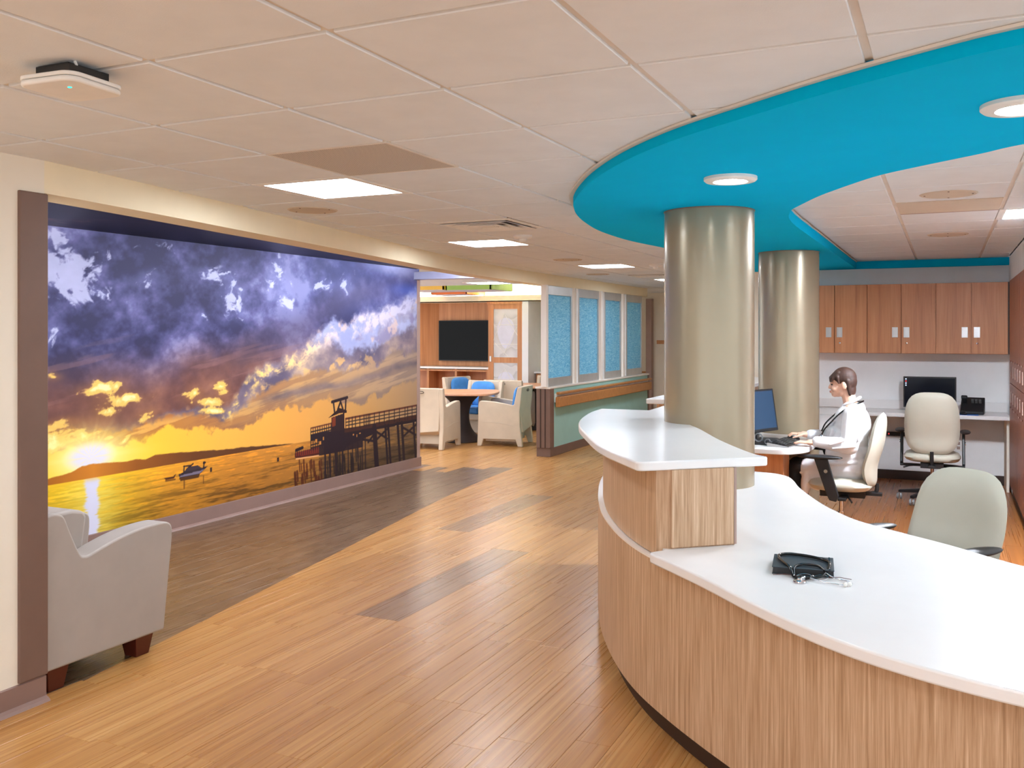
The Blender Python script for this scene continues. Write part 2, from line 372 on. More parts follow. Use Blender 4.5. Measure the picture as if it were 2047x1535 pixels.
    mix(ramp(U, [(2.8, (255, 214, 120)), (6.4, (255, 214, 116)), (7.3, (244, 204, 144)), (7.9, (208, 192, 196)), (9.6, (176, 178, 208))]), np.clip(fr * 1.25, 0, 1))
    # the dark blue deck
    dk = ramp(n1 + .55 * (n2 - .5) + .5 * (n3 - .5) + .25 * fine, [(.28, (40, 40, 74)), (.40, (53, 53, 92)), (.52, (70, 70, 112)), (.64, (90, 89, 134)), (.78, (124, 124, 168))])
    blue = sstep(6.0, 8.6, U) * sstep(1.45, 2.0, V)
    dk = dk * (1 - .45 * blue[..., None]) + ramp(n2, [(.3, (62, 70, 128)), (.5, (84, 98, 166)), (.7, (128, 140, 200))]) * .45 * blue[..., None]
    brown = (1 - sstep(1.02, 1.5, V + (U - 4.5) * -.10 + wv * .2)) * (1 - sstep(6.6, 8.2, U))
    dk = dk * (1 - .85 * brown[..., None]) + ramp(n2, [(.3, (104, 64, 56)), (.5, (132, 84, 66)), (.7, (160, 104, 74))]) * .85 * brown[..., None]
    slate = np.exp(-((V - L1 - .2) / .17) ** 2) * sstep(6, 7, U)
    dk = dk * (1 - .5 * slate[..., None]) + C(70, 62, 88) * .5 * slate[..., None]
    deck = sstep(-.05, .05, Vw - L1)
    mix(dk, deck)
    mix((150, 110, 104), deck * sstep(.6, .72, streak) * (1 - sstep(1.3, 1.75, V)) * .35)
    # light breaks in the deck: upper left and a few white tears
    tl = np.exp(-(((U - 4.5) / .75) ** 2 + ((V - 2.22 + (U - 4.5) * .10) / .26) ** 2)) + .55 * np.exp(-(((U - 5.55) / .22) ** 2 + ((V - 2.33) / .09) ** 2)) + .75 * np.exp(-(((U - 4.72) / .28) ** 2 + ((V - 1.90) / .13) ** 2))
    mix((180, 182, 212), .85 * sstep(.44, .76, tl * .56 + (n2 - .5) * 1.5 + (tear - .5) * 1.5 + .06) * deck * np.clip(tl * 3, 0, 1))
    tears = [(5.42, 2.06, .10, .05), (6.35, 1.99, .07, .13), (6.52, 1.90, .05, .08), (6.08, 2.13, .12, .05), (7.05, 2.10, .10, .10), (7.0, 2.28, .05, .06), (7.13, 1.93, .07, .10), (6.92, 2.02, .05, .12), (7.72, 2.10, .11, .07), (8.1, 2.16, .09, .07), (5.0, 1.98, .05, .02), (6.0, 1.72, .05, .03), (4.52, 1.50, .05, .06)]
    for (a, b, ra, rb) in tears:
        g = np.exp(-(((U + wu * .35 - a) / (ra * 1.7)) ** 2 + ((V + wv * .35 - b) / (rb * 1.5)) ** 2))
        mix((150, 156, 212), g * .35); mix((200, 204, 230), sstep(.42, .80, g * .62 + (tear - .5) * 2.2 + .02) * sstep(.08, .35, g) * .72)
    mix((176, 184, 226), np.exp(-(((U - 9.0) / .6) ** 2 + ((V - 2.37) / .09) ** 2)) * .7)
    mix((70, 92, 178), np.exp(-(((U - 9.35) / .4) ** 2 + ((V - 2.12) / .08) ** 2)) * .6)
    # yellow breaks low on the left
    holes = [(4.95, 1.19, .20, .045), (5.15, 1.11, .28, .05), (5.0, 1.02, .16, .04), (5.42, .98, .14, .06), (4.55, .93, .34, .035), (4.62, .84, .38, .055), (4.6, 1.28, .06, .03), (5.9, 1.10, .12, .05), (6.1, 1.04, .22, .035), (6.25, 1.15, .10, .05), (6.15, .97, .16, .025), (5.2, .80, .06, .025), (5.05, .83, .05, .02)]
    for (a, b, ra, rb) in holes:
        g = np.exp(-(((U + wu * .22 - a) / ra) ** 2 + ((V + wv * .16 - .06 * (U - a) - b) / (rb * 1.15)) ** 2))
        q = g * .75 + (tear - .5) * 1.1 + (streak - .5) * .9
        mix((206, 140, 66), g * .35); mix((244, 198, 100), sstep(.36, .56, q) * sstep(.06, .3, g) * .92); mix((255, 240, 178), sstep(.62, .9, q) * sstep(.2, .5, g) * .85)
    # sun and glow
    d = np.sqrt(((U - 4.87) / 1.35) ** 2 + ((V - .70) / .62) ** 2)
    mix((255, 214, 40), np.exp(-(d / .26) ** 2) * .75)
    d2 = np.sqrt(((U - 4.87) / 1.7) ** 2 + ((V - .705) / .8) ** 2)
    mix((255, 250, 196), np.exp(-(d2 / .19) ** 2) * .95); mix((228, 226, 236), sstep(.155, .06, d2))
    ang = np.arctan2(V - .70, (U - 4.87))
    mix((255, 238, 150), np.exp(-(d / .3) ** 2) * .35 * sstep(.75, 1, np.cos(ang * 7) ** 2) * (V > .66))
    # headlands
    hill = line([(2.8, .59), (4.46, .592), (4.62, .607), (4.70, .612), (4.80, .650), (4.88, .652), (5.05, .640), (5.20, .632), (5.29, .636), (5.39, .622), (5.49, .648), (5.66, .642), (5.9, .626), (6.2, .606), (6.6, .588), (7.0, .565), (7.26, .545)]) + fine * .012 - .004
    hm = sstep(-.004, .004, hill - V) * (V > HZ) * (U < 7.26)
    mix(ramp(U, [(2.8, (150, 84, 24)), (4.5, (168, 98, 26)), (4.9, (206, 128, 40)), (5.3, (150, 86, 30)), (5.9, (104, 60, 30)), (7.3, (70, 44, 30))]), hm)
    # water
    wat = (V < HZ); dep = np.clip((HZ - V) / .42, 0, 1)
    wcol = ramp(U, [(2.8, (190, 140, 30)), (4.4, (236, 186, 30)), (5.0, (240, 190, 40)), (5.6, (220, 160, 45)), (6.3, (200, 138, 48)), (7.2, (186, 130, 54)), (8.3, (138, 104, 60)), (9.6, (104, 88, 66))])
    rip = fbm(U * 3.0 + V * 3, V * (58 - 22 * dep), 101, 4, .6); rip2 = fbm(U * 8, V * 100, 111, 3)
    dark = sstep(.46, .66, rip * .7 + rip2 * .3) * (.25 + .75 * dep)
    wc = np.minimum(255, wcol * np.array([1.16, 1.10, 1.1], np.float32)) * (1 - (.08 + .45 * dark * np.clip(.35 + (U - 4.6) * .5, .25, 1))[..., None]) * (1 - .22 * dep[..., None])
    wc = wc + (np.array([40, 24, 0], np.float32) * (sstep(.52, .7, rip2) * (1 - .6 * dep))[..., None])
    mix(wc, wat)
    gl = np.exp(-((U - 4.885 + (rip2 - .5) * .05) / (.075 + .015 * np.sin(V * 40))) ** 2) * wat
    mix((255, 236, 120), np.exp(-((U - 4.885 + (rip2 - .5) * .3) / .22) ** 2) * wat * .55); mix((216, 216, 236), sstep(.35, .75, gl))
    mix((250, 190, 40), wat * np.exp(-((V - HZ) / .02) ** 2) * np.exp(-((U - 4.9) / .5) ** 2) * .5)
    # dark line drawings: boats and pier, each stroke a segment in wall metres
    def seg(a, b, w, col=(40, 24, 28), alpha=1.):
        x0, x1 = sorted((a[0], b[0])); y0, y1 = sorted((a[1], b[1])); p = w + .02
        i0, i1 = np.searchsorted(u, x0 - p), np.searchsorted(u, x1 + p); j0, j1 = np.searchsorted(v, y0 - p), np.searchsorted(v, y1 + p)
        if i1 <= i0 or j1 <= j0: return
        X, Y = U[j0:j1, i0:i1], V[j0:j1, i0:i1]
        dx, dy = b[0] - a[0], b[1] - a[1]; t = np.clip(((X - a[0]) * dx + (Y - a[1]) * dy) / (dx * dx + dy * dy + 1e-9), 0, 1)
        dist = np.hypot(X - a[0] - t * dx, Y - a[1] - t * dy)
        m = (alpha * sstep(w / 2 + .004, w / 2 - .003, dist))[..., None]
        img[j0:j1, i0:i1] = img[j0:j1, i0:i1] * (1 - m) + np.array(col, np.float32) * m
    def poly(pts, col, alpha=1.):
        px = [p[0] for p in pts]; py = [p[1] for p in pts]
        i0, i1 = np.searchsorted(u, min(px)), np.searchsorted(u, max(px)); j0, j1 = np.searchsorted(v, min(py)), np.searchsorted(v, max(py))
        if i1 <= i0 or j1 <= j0: return
        X, Y = U[j0:j1, i0:i1], V[j0:j1, i0:i1]; ins = np.zeros(X.shape, bool)
        for k in range(len(pts)):
            (xa, ya), (xb, yb) = pts[k], pts[k - 1]
            if ya != yb: ins ^= ((ya > Y) != (yb > Y)) & (X < (xb - xa) * (Y - ya) / (yb - ya) + xa)
        m = (ins * alpha)[..., None].astype(np.float32)
        img[j0:j1, i0:i1] = img[j0:j1, i0:i1] * (1 - m) + np.array(col, np.float32) * m
    # motor boat, its dinghy, two buoys and their reflections
    poly([(5.735, .452), (5.75, .425), (5.98, .425), (6.07, .478), (5.95, .472), (5.80, .465)], (52, 40, 46)); poly([(5.75, .428), (5.97, .428), (6.03, .455), (5.76, .440)], (120, 110, 128))
    poly([(5.80, .465), (5.84, .50), (5.95, .502), (6.0, .472)], (64, 50, 56)); poly([(5.74, .425), (5.98, .425), (5.96, .392), (5.76, .395)], (62, 36, 22), .85)
    for a, b in [((5.795, .46), (5.80, .512)), ((5.795, .512), (5.87, .508)), ((6.02, .47), (6.03, .518)), ((5.86, .50), (5.90, .52))]: seg(a, b, .012)
    poly([(6.01, .50), (6.05, .505), (6.045, .522), (6.015, .52)], (40, 26, 30))
    seg((5.80, .39), (5.80, .33), .014, (96, 56, 20), .7); seg((6.02, .40), (6.02, .34), .012, (96, 56, 20), .6)
    poly([(5.585, .442), (5.60, .428), (5.69, .430), (5.715, .466), (5.68, .446)], (80, 40, 20)); seg((5.60, .42), (5.70, .418), .012, (84, 48, 18), .8)
    for q in ((6.11, .44), (6.99, .42)): poly([(q[0] - .014, q[1] - .02), (q[0] + .014, q[1] - .02), (q[0] + .014, q[1] + .02), (q[0] - .014, q[1] + .02)], (52, 30, 30))
    K = (38, 26, 34); Rr = (92, 44, 34)
    top = lambda x: np.interp(x, [7.49, 8.08, 9.6], [.668, .712, .752]); dk_ = lambda x: np.interp(x, [7.49, 8.08, 9.6], [.58, .60, .63])
    # reflections in the water and the dark underside
    poly([(7.62, .36), (7.62, .13), (9.58, .13), (9.58, .30), (8.5, .34)], (46, 36, 34), .35)
    rs = np.random.RandomState(5)
    for k in range(70):
        x = 7.24 + rs.rand() * 1.15; y = .13 + rs.rand() * .25; seg((x, y), (x + .01, y - .05 - rs.rand() * .1), .012 + .02 * rs.rand(), (70, 26, 16) if x < 7.7 else (34, 26, 28), .75)
    # landing stage with red rail lights, left end
    poly([(7.24, .415), (7.62, .405), (7.62, .47), (7.24, .452)], (120, 44, 30)); poly([(7.26, .388), (7.64, .376), (7.64, .408), (7.24, .416)], (72, 28, 24))
    for k in range(12): seg((7.25 + k * .032, .42), (7.25 + k * .032, .46), .008, K)
    seg((7.26, .392), (7.64, .38), .012, (236, 176, 120)); seg((7.26, .475), (7.36, .49), .03, K)
    # pier head: crowded dark timbers
    poly([(7.49, .55), (7.49, .60), (8.05, .615), (8.62, .60), (8.62, .50), (8.1, .42), (8.05, .38), (7.70, .38), (7.70, .50)], K)
    poly([(7.62, .38), (8.40, .38), (8.40, .56), (7.62, .55)], K, .9)
    for k in range(17):
        x = 7.49 + k * .037; seg((x, .45), (x, .668 + .04 * (x - 7.49) / .6), .011, K)
    for z0 in (.668, .63, .60, .545, .50, .47): seg((7.49, z0), (8.05, z0 + .03), .013, K if z0 != .668 else Rr)
    for (x, y) in [(7.56, .52), (7.63, .49), (7.69, .53), (8.2, .52), (8.28, .50), (8.33, .53)]: poly([(x, y), (x + .03, y), (x + .03, y + .03), (x, y + .03)], (226, 150, 70), .85)
    for x in (7.72, 7.80, 7.90, 8.02, 8.12, 8.20, 8.30, 8.38, 8.44): seg((x, .56), (x + .01, .14), .028 if x < 8.1 else .018, K)
    # tower with little roof
    poly([(7.83, .60), (7.83, .745), (8.06, .775), (8.06, .60)], (46, 30, 34)); poly([(7.845, .65), (7.90, .655), (7.90, .75), (7.845, .74)], (122, 54, 34))
    poly([(7.77, .742), (7.97, .835), (8.10, .80), (8.10, .772), (7.97, .78)], (48, 28, 30))
    for a, b in [((7.885, .80), (7.865, .905)), ((8.075, .79), (8.085, .92)), ((7.94, .82), (7.99, .90)), ((7.99, .90), (8.03, .82)), ((7.84, .905), (8.11, .935))]: seg(a, b, .024 if b != (8.11, .935) else .03, K)
    # long gangway with railing
    seg((8.08, .712), (9.60, .752), .02, Rr); seg((8.08, .675), (9.60, .71), .011, K); seg((8.08, .64), (9.60, .672), .011, K)
    poly([(8.06, .56), (8.06, .605), (9.60, .645), (9.60, .585)], (66, 38, 32)); poly([(8.06, .535), (8.06, .565), (9.60, .59), (9.60, .555)], K)
    for x in (8.14, 8.2, 8.26, 8.34, 8.42, 8.46, 8.5, 8.53, 8.62, 8.72, 8.82, 8.92, 9.03, 9.14, 9.26, 9.32, 9.42, 9.52): seg((x, .60), (x, .715 + .025 * (x - 8.08)), .014, K)
    for (x, w) in [(8.62, .085), (8.84, .04), (8.90, .04), (9.10, .045), (9.19, .05), (9.45, .04), (9.53, .045)]: seg((x, .57), (x + .05, .13), w, K)
    for a, b in [((8.64, .53), (8.88, .42)), ((8.64, .42), (8.88, .53)), ((9.2, .52), (9.5, .40)), ((9.2, .40), (9.5, .52)), ((8.5, .42), (8.62, .50)), ((8.4, .46), (8.62, .42))]: seg(a, b, .026, K)
    img = np.clip(img, 0, 255) / 255.
    lin = np.where(img <= .04045, img / 12.92, ((img + .055) / 1.055) ** 2.4)
    return lin.astype(np.float32)
# ---------------------------------------------------------------- plan curves shared by structure and furniture
CE, SO, CES = 2.382, 2.332, 2.412   # corridor ceiling, soffit underside, station ceiling
HEAD = catmull([(-3.61, 2.83), (-3.655, 3.18), (-3.745, 3.75), (-3.87, 4.47), (-3.95, 4.96), (-4.10, 5.84), (-4.265, 6.78), (-4.45, 7.86), (-4.58, 8.87), (-4.66, 9.7), (-4.70, 10.6), (-4.71, 12.), (-4.71, 14.), (-4.71, 15.6)], 5)
def head_x(y):
    if y <= HEAD[0][1]: return -3.61
    return float(np.interp(y, [p[1] for p in HEAD], [p[0] for p in HEAD]))
def struct(name, m, fn, **kw):
    return tag(part(name, m, None, fn, **kw), kind='structure')
MX = -5.72
# ---------------------------------------------------------------- floor: planks laid along the corridor
flo = struct('floor', 'sub_floor', lambda k: k.box((-10.5, -4.6, -.03), (4.6, 18.4, -.004)))
PW, PL = .145, .9
def in_inlay(x, y):
    return (-3.075 < x < -2.785 and 4.44 < y < 6.24) or (-3.80 < x < -3.51 and 6.66 < y < 8.46)
cs, sn = math.cos(math.radians(25.1126)), math.sin(math.radians(25.1126))
def cam_dr(x, y): return -x * sn + y * cs, x * cs + y * sn
def plank_mesh(k, poly, z=0.):
    n = len(poly); g = .0005
    cx = sum(p[0] for p in poly) / n; cy = sum(p[1] for p in poly) / n
    ins = lambda p, d: (p[0] - math.copysign(min(d, abs(p[0] - cx)), p[0] - cx), p[1] - math.copysign(min(d, abs(p[1] - cy)), p[1] - cy))
    a = [ins(p, g) for p in poly]; b = [ins(p, g + .0008) for p in poly]
    vs = [(p[0], p[1], -.005) for p in a] + [(p[0], p[1], z - .0006) for p in a] + [(p[0], p[1], z) for p in b]
    fs = [tuple(range(2 * n, 3 * n))]
    for i in range(n):
        j = (i + 1) % n; fs += [(i, j, n + j, n + i), (n + i, n + j, 2 * n + j, 2 * n + i)]
    k.add(vs, fs); return len(vs)
def clip_half(poly, a, b, left):
    out = []; sd = lambda p: ((b[0] - a[0]) * (p[1] - a[1]) - (b[1] - a[1]) * (p[0] - a[0])) * (1 if left else -1)
    for i, p in enumerate(poly):
        q = poly[(i + 1) % len(poly)]; u, w = sd(p), sd(q)
        if u >= 0: out.append(p)
        if u * w < 0: t = u / (u - w); out.append((p[0] + (q[0] - p[0]) * t, p[1] + (q[1] - p[1]) * t))
    return out
planks = []
rows0 = int(math.floor((-10.2 + 3.075) / PW)); rnd = random.Random(3)
for r in range(rows0, int((4.4 + 3.075) / PW)):
    x0 = -3.075 + r * PW; x1 = x0 + PW
    off = rnd.random() * PL
    if r in (0, 1): off = 4.44 % PL
    if r in (-5, -4): off = 6.66 % PL
    y = -4.5 + off - PL
    while y < 18.2:
        a, b = max(y, -4.5), min(y + PL, 18.2)
        if b - a > .05:
            poly = [(x0, a), (x1, a), (x1, b), (x0, b)]; c = ((x0 + x1) / 2, (a + b) / 2)
            ha, hb = head_x(a), head_x(b)
            if 2.4 < c[1] < 9.75 and x0 < max(ha, hb) + .001 and x1 > min(ha, hb) and a >= 2.4:
                L = clip_half(poly, (ha, a), (hb, b), True); R = clip_half(poly, (ha, a), (hb, b), False)
                for P, t in ((L, 1), (R, 0)):
                    if len(P) > 2: planks.append((P, c, t))
            else:
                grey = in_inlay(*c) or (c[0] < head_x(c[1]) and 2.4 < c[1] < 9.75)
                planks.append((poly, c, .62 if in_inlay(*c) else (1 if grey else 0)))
        y += PL
def plank_size(c):
    d, rr = cam_dr(*c)
    if d < .9: return 0
    px = 1023.5 + 1851.5 * rr / d; py = 663.8 + 1851.5 * 1.624 / d
    if px < -150 or px > 2200 or py > 1750: return 0
    if c[0] < -3.61 and c[1] < 2.9: return 0
    if c[0] < MX and c[1] < 9.6: return 0
    if c[0] > head_x(c[1]) and c[0] > -1.75 + max(0, (4.7 - c[1])) * .55 and c[1] > 2.8 and not c[0] > -.7: return .0
    return 1 / d ** 3
order = sorted(range(len(planks)), key=lambda i: -plank_size(planks[i][1]))
def plank_attr(me, cols):
    at = me.color_attributes.new('plank', 'FLOAT_COLOR', 'POINT'); at.data.foreach_set('color', np.array(cols, np.float32).ravel())
restk = MB(); restc = []
for q, i in enumerate(order):
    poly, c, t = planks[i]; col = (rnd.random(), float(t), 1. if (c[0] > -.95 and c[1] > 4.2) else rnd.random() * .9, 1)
    if q < 300:
        k = MB(); n = plank_mesh(k, poly); ob = k.build('floor_plank', 'floor_wood', flo, fix=False); plank_attr(ob.data, [col] * n)
    else: restc += [col] * plank_mesh(restk, poly)
ob = restk.build('floor_planks_beyond', 'floor_wood', flo, fix=False); plank_attr(ob.data, restc); ob['kind'] = 'stuff'

# ---------------------------------------------------------------- walls
w = struct('wall_left', 'wall_warm', lambda k: (k.box((-4.0, -4.5, 0), (-3.61, 2.83, CE + .01)), k.box((-6.0, 2.6, 0), (-4.0, 2.83, CE + .01))))
struct('baseboard_left', 'base_brown', lambda k: k.prism([(-3.61, 0), (-3.575, 0), (-3.585, .012), (-3.603, .02), (-3.603, .105), (-3.61, .11)], -4.5, 2.835, 'y'))
g = struct('trim_1', 'guard_brown', lambda k: k.box((-3.72, 2.70, .112), (-3.598, 2.842, 2.235)), bevel=.006)
mw = struct('wall_mural', 'wall_warm', lambda k: k.box((MX - .14, 2.6, 0), (MX - .004, 9.58, 2.5)))
struct('baseboard_mural', 'base_brown', lambda k: k.prism([(MX - .004, 0), (MX + .035, 0), (MX + .025, .012), (MX + .008, .02), (MX + .008, .125), (MX - .004, .13)], 2.83, 9.62, 'y'))
struct('trim_2', 'guard_mauve', lambda k: k.box((MX - .15, 9.53, .125), (MX + .004, 9.60, 2.245)), bevel=.004)
struct('trim_3', 'lavender_trim', lambda k: k.box((MX - .25, 9.46, 2.247), (-4.78, 9.60, 2.337)), bevel=.003)
struct('wall_header', 'wall_cream', lambda k: k.ribbon(HEAD, 0, .2, 2.238, CE + .02), smooth=30)
struct('ceiling_alcove', 'cloud_print', lambda k: k.add([(MX - .01, 2.83, 2.374)] + [(p[0] - .19, p[1], 2.374) for p in HEAD if p[1] < 9.5] + [(MX - .01, 9.5, 2.374)], [tuple(range(len([p for p in HEAD if p[1] < 9.5]) + 2))]), fix=False)
struct('wall_station_right', 'wall_white', lambda k: (k.box((.662, 5.4, 0), (.72, 11.1, CES)), k.box((.60, 5.4, 2.142), (.662, 11.1, CES)), k.box((.60, 10.502, 0), (.662, 11.1, 2.142))))
struct('wall_station_front', 'wall_white', lambda k: k.box((.72, 5.9, 0), (4.5, 6.0, 2.5)))
struct('wall_station_back', 'wall_white', lambda k: k.box((-2.0, 11.09, 0), (.62, 11.2, 2.5)))
struct('baseboard_station', 'kick_brown', lambda k: k.box((-2.0, 11.075, 0), (.60, 11.09, .10)))
struct('wall_corridor', 'wall_warm', lambda k: k.box((-2.08, 11.2, 0), (-1.96, 17.6, 2.5)))
struct('wall_far', 'wall_warm', lambda k: k.box((-10.4, 17.5, 0), (-1.9, 17.6, 2.6)))
struct('baseboard_far', 'base_brown', lambda k: k.box((-7, 17.485, 0), (-2, 17.5, .11)))
struct('trim_4', 'guard_mauve', lambda k: k.box((-5.27, 17.35, .0), (-5.16, 17.5, 2.27)), bevel=.005)
struct('wall_lounge_back', 'wall_cream', lambda k: (k.box((-10.2, 16.0, 0), (-5.6, 16.1, 2.7))))
# lounge ceiling: flat part, raised lit cove and the band over the cabinets
struct('ceiling_lounge', 'ceiling_tile', lambda k: (k.box((-10.3, 9.4, 2.385), (-4.80, 13.3, 2.40)), k.box((-5.9, 13.3, 2.385), (-4.80, 17.5, 2.40))))
struct('ceiling_cove', 'wall_white', lambda k: (k.box((-10.3, 13.2, 2.70), (-4.8, 17.5, 2.72)), k.box((-10.3, 13.27, 2.40), (-5.9, 13.30, 2.70)), k.box((-5.93, 13.3, 2.40), (-5.9, 17.4, 2.70))))
struct('trim_5', 'wall_cream', lambda k: (k.box((-10.2, 15.32, 2.185), (-5.9, 15.36, 2.30)), k.box((-10.2, 15.32, 2.185), (-5.9, 16.0, 2.20)), k.box((-10.2, 15.6, 2.2), (-5.9, 15.64, 2.70))))

# ---------------------------------------------------------------- suspended ceiling: grid tees, one object per tile

cei = struct('ceiling', 'void_dark', lambda k: (k.box((-4.75, -4.6, 2.402), (-.98, 17.6, 2.42)), k.box((-.98, -4.6, 2.402), (4.6, 3.45, 2.42))))
T = .6096; GX, GY = -2.024, 1.919
FIX = set()   # cells taken by fixtures
TROF = [(-2, 3), (-3, 8), (-3, 13), (-3, 18), (-2, -2), (-2, -7), (1, -2), (1, -7), (4, -2), (4, -7), (4, 2)]
FIX |= set(TROF); FIX |= {(-1, 2), (-2, 6)}
DIFF2 = (-3, 16); FIX.add(DIFF2)
def tile_shape(k, x0, y0, x1, y1, CE=CE):
    c = .002
    vs = [(x0, y0, CE + .019), (x1, y0, CE + .019), (x1, y1, CE + .019), (x0, y1, CE + .019), (x0, y0, CE + .003), (x1, y0, CE + .003), (x1, y1, CE + .003), (x0, y1, CE + .003), (x0 + c, y0 + c, CE), (x1 - c, y0 + c, CE), (x1 - c, y1 - c, CE), (x0 + c, y1 - c, CE)]
    fs = [(8, 11, 10, 9)] + [(a, (a + 1) % 4, 4 + (a + 1) % 4, 4 + a) for a in range(4)] + [(4 + a, 4 + (a + 1) % 4, 8 + (a + 1) % 4, 8 + a) for a in range(4)]
    k.add(vs, fs)
def tile_visible(x, y):
    d, r = cam_dr(x, y)
    return d > .5 and -350 < 1023.5 + 1851.5 * r / d < 2400 and y < 17
tile_me = None; far_tiles = MB()
for i in range(-5, 11):
    for j in range(-11, 26):
        x0, y0 = GX + i * T, GY + j * T; x, y = x0 + T / 2, y0 + T / 2
        if (i, j) in FIX or y > 17.6 or y < -4.6 or x > 4.5: continue
        if x < head_x(y) - .40 or (y < 2.8 and x < -3.85): continue
        if x > -.95 and y > 3.6: continue
        if y > 3.6 and x0 + T > -.94:      # cut tile beside the station opening
            k = MB(); tile_shape(k, x0 + .0115, y0 + .0115, -.95, y0 + T - .0115); k.build('ceiling_tile', 'ceiling_tile', cei); continue
        if tile_visible(x, y):
            if tile_me is None:
                k = MB(); h = T / 2 - .0115; tile_shape(k, -h, -h, h, h); ob = k.build('ceiling_tile', 'ceiling_tile', cei, local=True); tile_me = ob.data
            else: ob = D.objects.new('ceiling_tile', tile_me); COL.objects.link(ob); ob.parent = cei
            ob.location = (x, y, 0)
        else: tile_shape(far_tiles, x0 + .0115, y0 + .0115, x0 + T - .0115, y0 + T - .0115)
o = far_tiles.build('ceiling_tiles_behind', 'ceiling_tile', cei); o['kind'] = 'stuff'
for i in range(-5, 12):
    x = GX + i * T
    y1 = 17.6 if x < -.95 else 3.45
    part('grid_tee', 'grid_white', cei, lambda k: k.box((x - .012, -4.5, CE + .009), (x + .012, y1, CE + .013)))
for j in range(-10, 26):
    y = GY + j * T
    part('grid_tee', 'grid_white', cei, lambda k: k.box((head_x(y) - .1 if y > 2.8 else -3.7, y - .012, CE + .0105), (-.98 if y > 3.4 else 4.4, y + .012, CE + .0145)))
# ceiling inside the nurse station
cst = struct('ceiling_station', 'void_dark', lambda k: k.box((-.95, 3.5, CES + .02), (.66, 11.1, CES + .03)))
SX, SY = -.29, 5.515
for i in range(-2, 3):
    for j in range(-4, 10):
        x0, x1 = max(SX + i * T, -.95), min(SX + (i + 1) * T, .60); y0, y1 = max(SY + j * T, 3.5), min(SY + (j + 1) * T, 11.09)
        if x1 - x0 < .03 or y1 - y0 < .03 or (i, j) in ((1, 2), (1, -2), (0, 1)): continue
        k = MB(); tile_shape(k, x0 + .0115, y0 + .0115, x1 - .0115, y1 - .0115, CES); k.build('ceiling_tile', 'ceiling_tile', cst)
for i in range(-1, 3):
    x = SX + i * T
    if x < .6: part('grid_tee', 'grid_white', cst, lambda k: k.box((x - .012, 3.5, CES + .009), (x + .012, 11.09, CES + .013)))
for j in range(-3, 10):
    y = SY + j * T
    part('grid_tee', 'grid_white', cst, lambda k: k.box((-.95, y - .012, CES + .0105), (.6, y + .012, CES + .0145)))

# ---------------------------------------------------------------- curved teal soffit over the station
SOUT = catmull([(2.4, 2.95), (1.6, 2.55), (1.0, 2.47), (.55, 2.49), (.173, 2.595), (-.05, 2.709), (-.324, 2.884), (-.581, 3.08), (-.904, 3.342), (-1.199, 3.661), (-1.465, 4.032), (-1.682, 4.404), (-1.844, 4.73), (-1.918, 4.92), (-2.016, 5.221), (-2.113, 5.626), (-2.2, 6.175), (-2.22, 6.882), (-2.15, 7.577), (-2.08, 8.5), (-2.04, 9.8), (-2.03, 11.09)], 5)
SIN = catmull([(-.91, 6.6), (-.905, 6.3), (-.892, 6.051), (-.868, 5.82), (-.813, 5.557), (-.736, 5.359), (-.591, 5.03), (-.416, 4.716), (-.268, 4.488), (-.078, 4.30), (.123, 4.12), (.266, 3.977), (.6, 3.78), (1.2, 3.65), (2.4, 3.8)], 5)
sof = thing('ceiling_soffit', 'sweeping curved teal ceiling soffit dropped over the nurse station', 'soffit', (-1.3, 5.4, SO))
outl = [p[:2] for p in SOUT] + [(.60, 11.09), (.60, 11.0), (-.91, 11.0)] + [p[:2] for p in SIN]
part('soffit_slab', 'teal_paint', sof, lambda k: k.prism(outl, SO, CES - .001), smooth=25)
part('edge_trim', 'grid_white', sof, lambda k: k.ribbon(SOUT, -.004, .022, CE - .010, CE - .001), smooth=30)
part('edge_trim', 'grid_white', sof, lambda k: k.ribbon([(-.91, 11.0)] + SIN, -.004, .009, CES - .008, CES - .001), smooth=30)

# ---------------------------------------------------------------- ceiling fixtures
def cell(i, j): return GX + (i + .5) * T, GY + (j + .5) * T
def troffer(x, y, label, group=None, w=T, l=T, glow='troffer_glow', z=CE):
    t = thing('ceiling_light', label, 'light', (x, y, z), 0, group)
    a, b = w / 2 - .002, l / 2 - .002; f = .044
    part('frame', 'fixture_white', t, lambda k: (k.box((-a, -b, -.001), (a, -b + f, .018)), k.box((-a, b - f, -.001), (a, b, .018)), k.box((-a, -b + f, -.001), (-a + f, b - f, .018)), k.box((a - f, -b + f, -.001), (a, b - f, .018))), local=True, bevel=.002)
    part('diffuser', glow, t, lambda k: k.box((-a + f, -b + f, .008), (a - f, b - f, .016)), local=True)
    return t
names = {(-2, 3): 'square glowing troffer above the mural header, nearest and largest ceiling light', (-3, 8): 'square glowing troffer in mid corridor beside the smoke detector', (-3, 13): 'small glowing troffer in front of the glass partition panels', (-3, 18): 'farthest glowing troffer at the end of the corridor'}
for c in TROF:
    x, y = cell(*c)
    if c in names: troffer(x, y, names[c], 'corridor ceiling lights')
    else: troffer(x, y, 'square glowing troffer in the ceiling behind the photographer', 'lights behind the camera', T, T, 'behind_glow')
troffer(.455, SY + 2.5 * T, 'glowing troffer beside the lockers wall in the station ceiling', 'station lights', .29, T, 'station_glow', CES)
troffer(.455, SY - 1.5 * T, 'glowing troffer at the right edge over the station', 'station lights', .29, T, 'troffer_glow', CES)
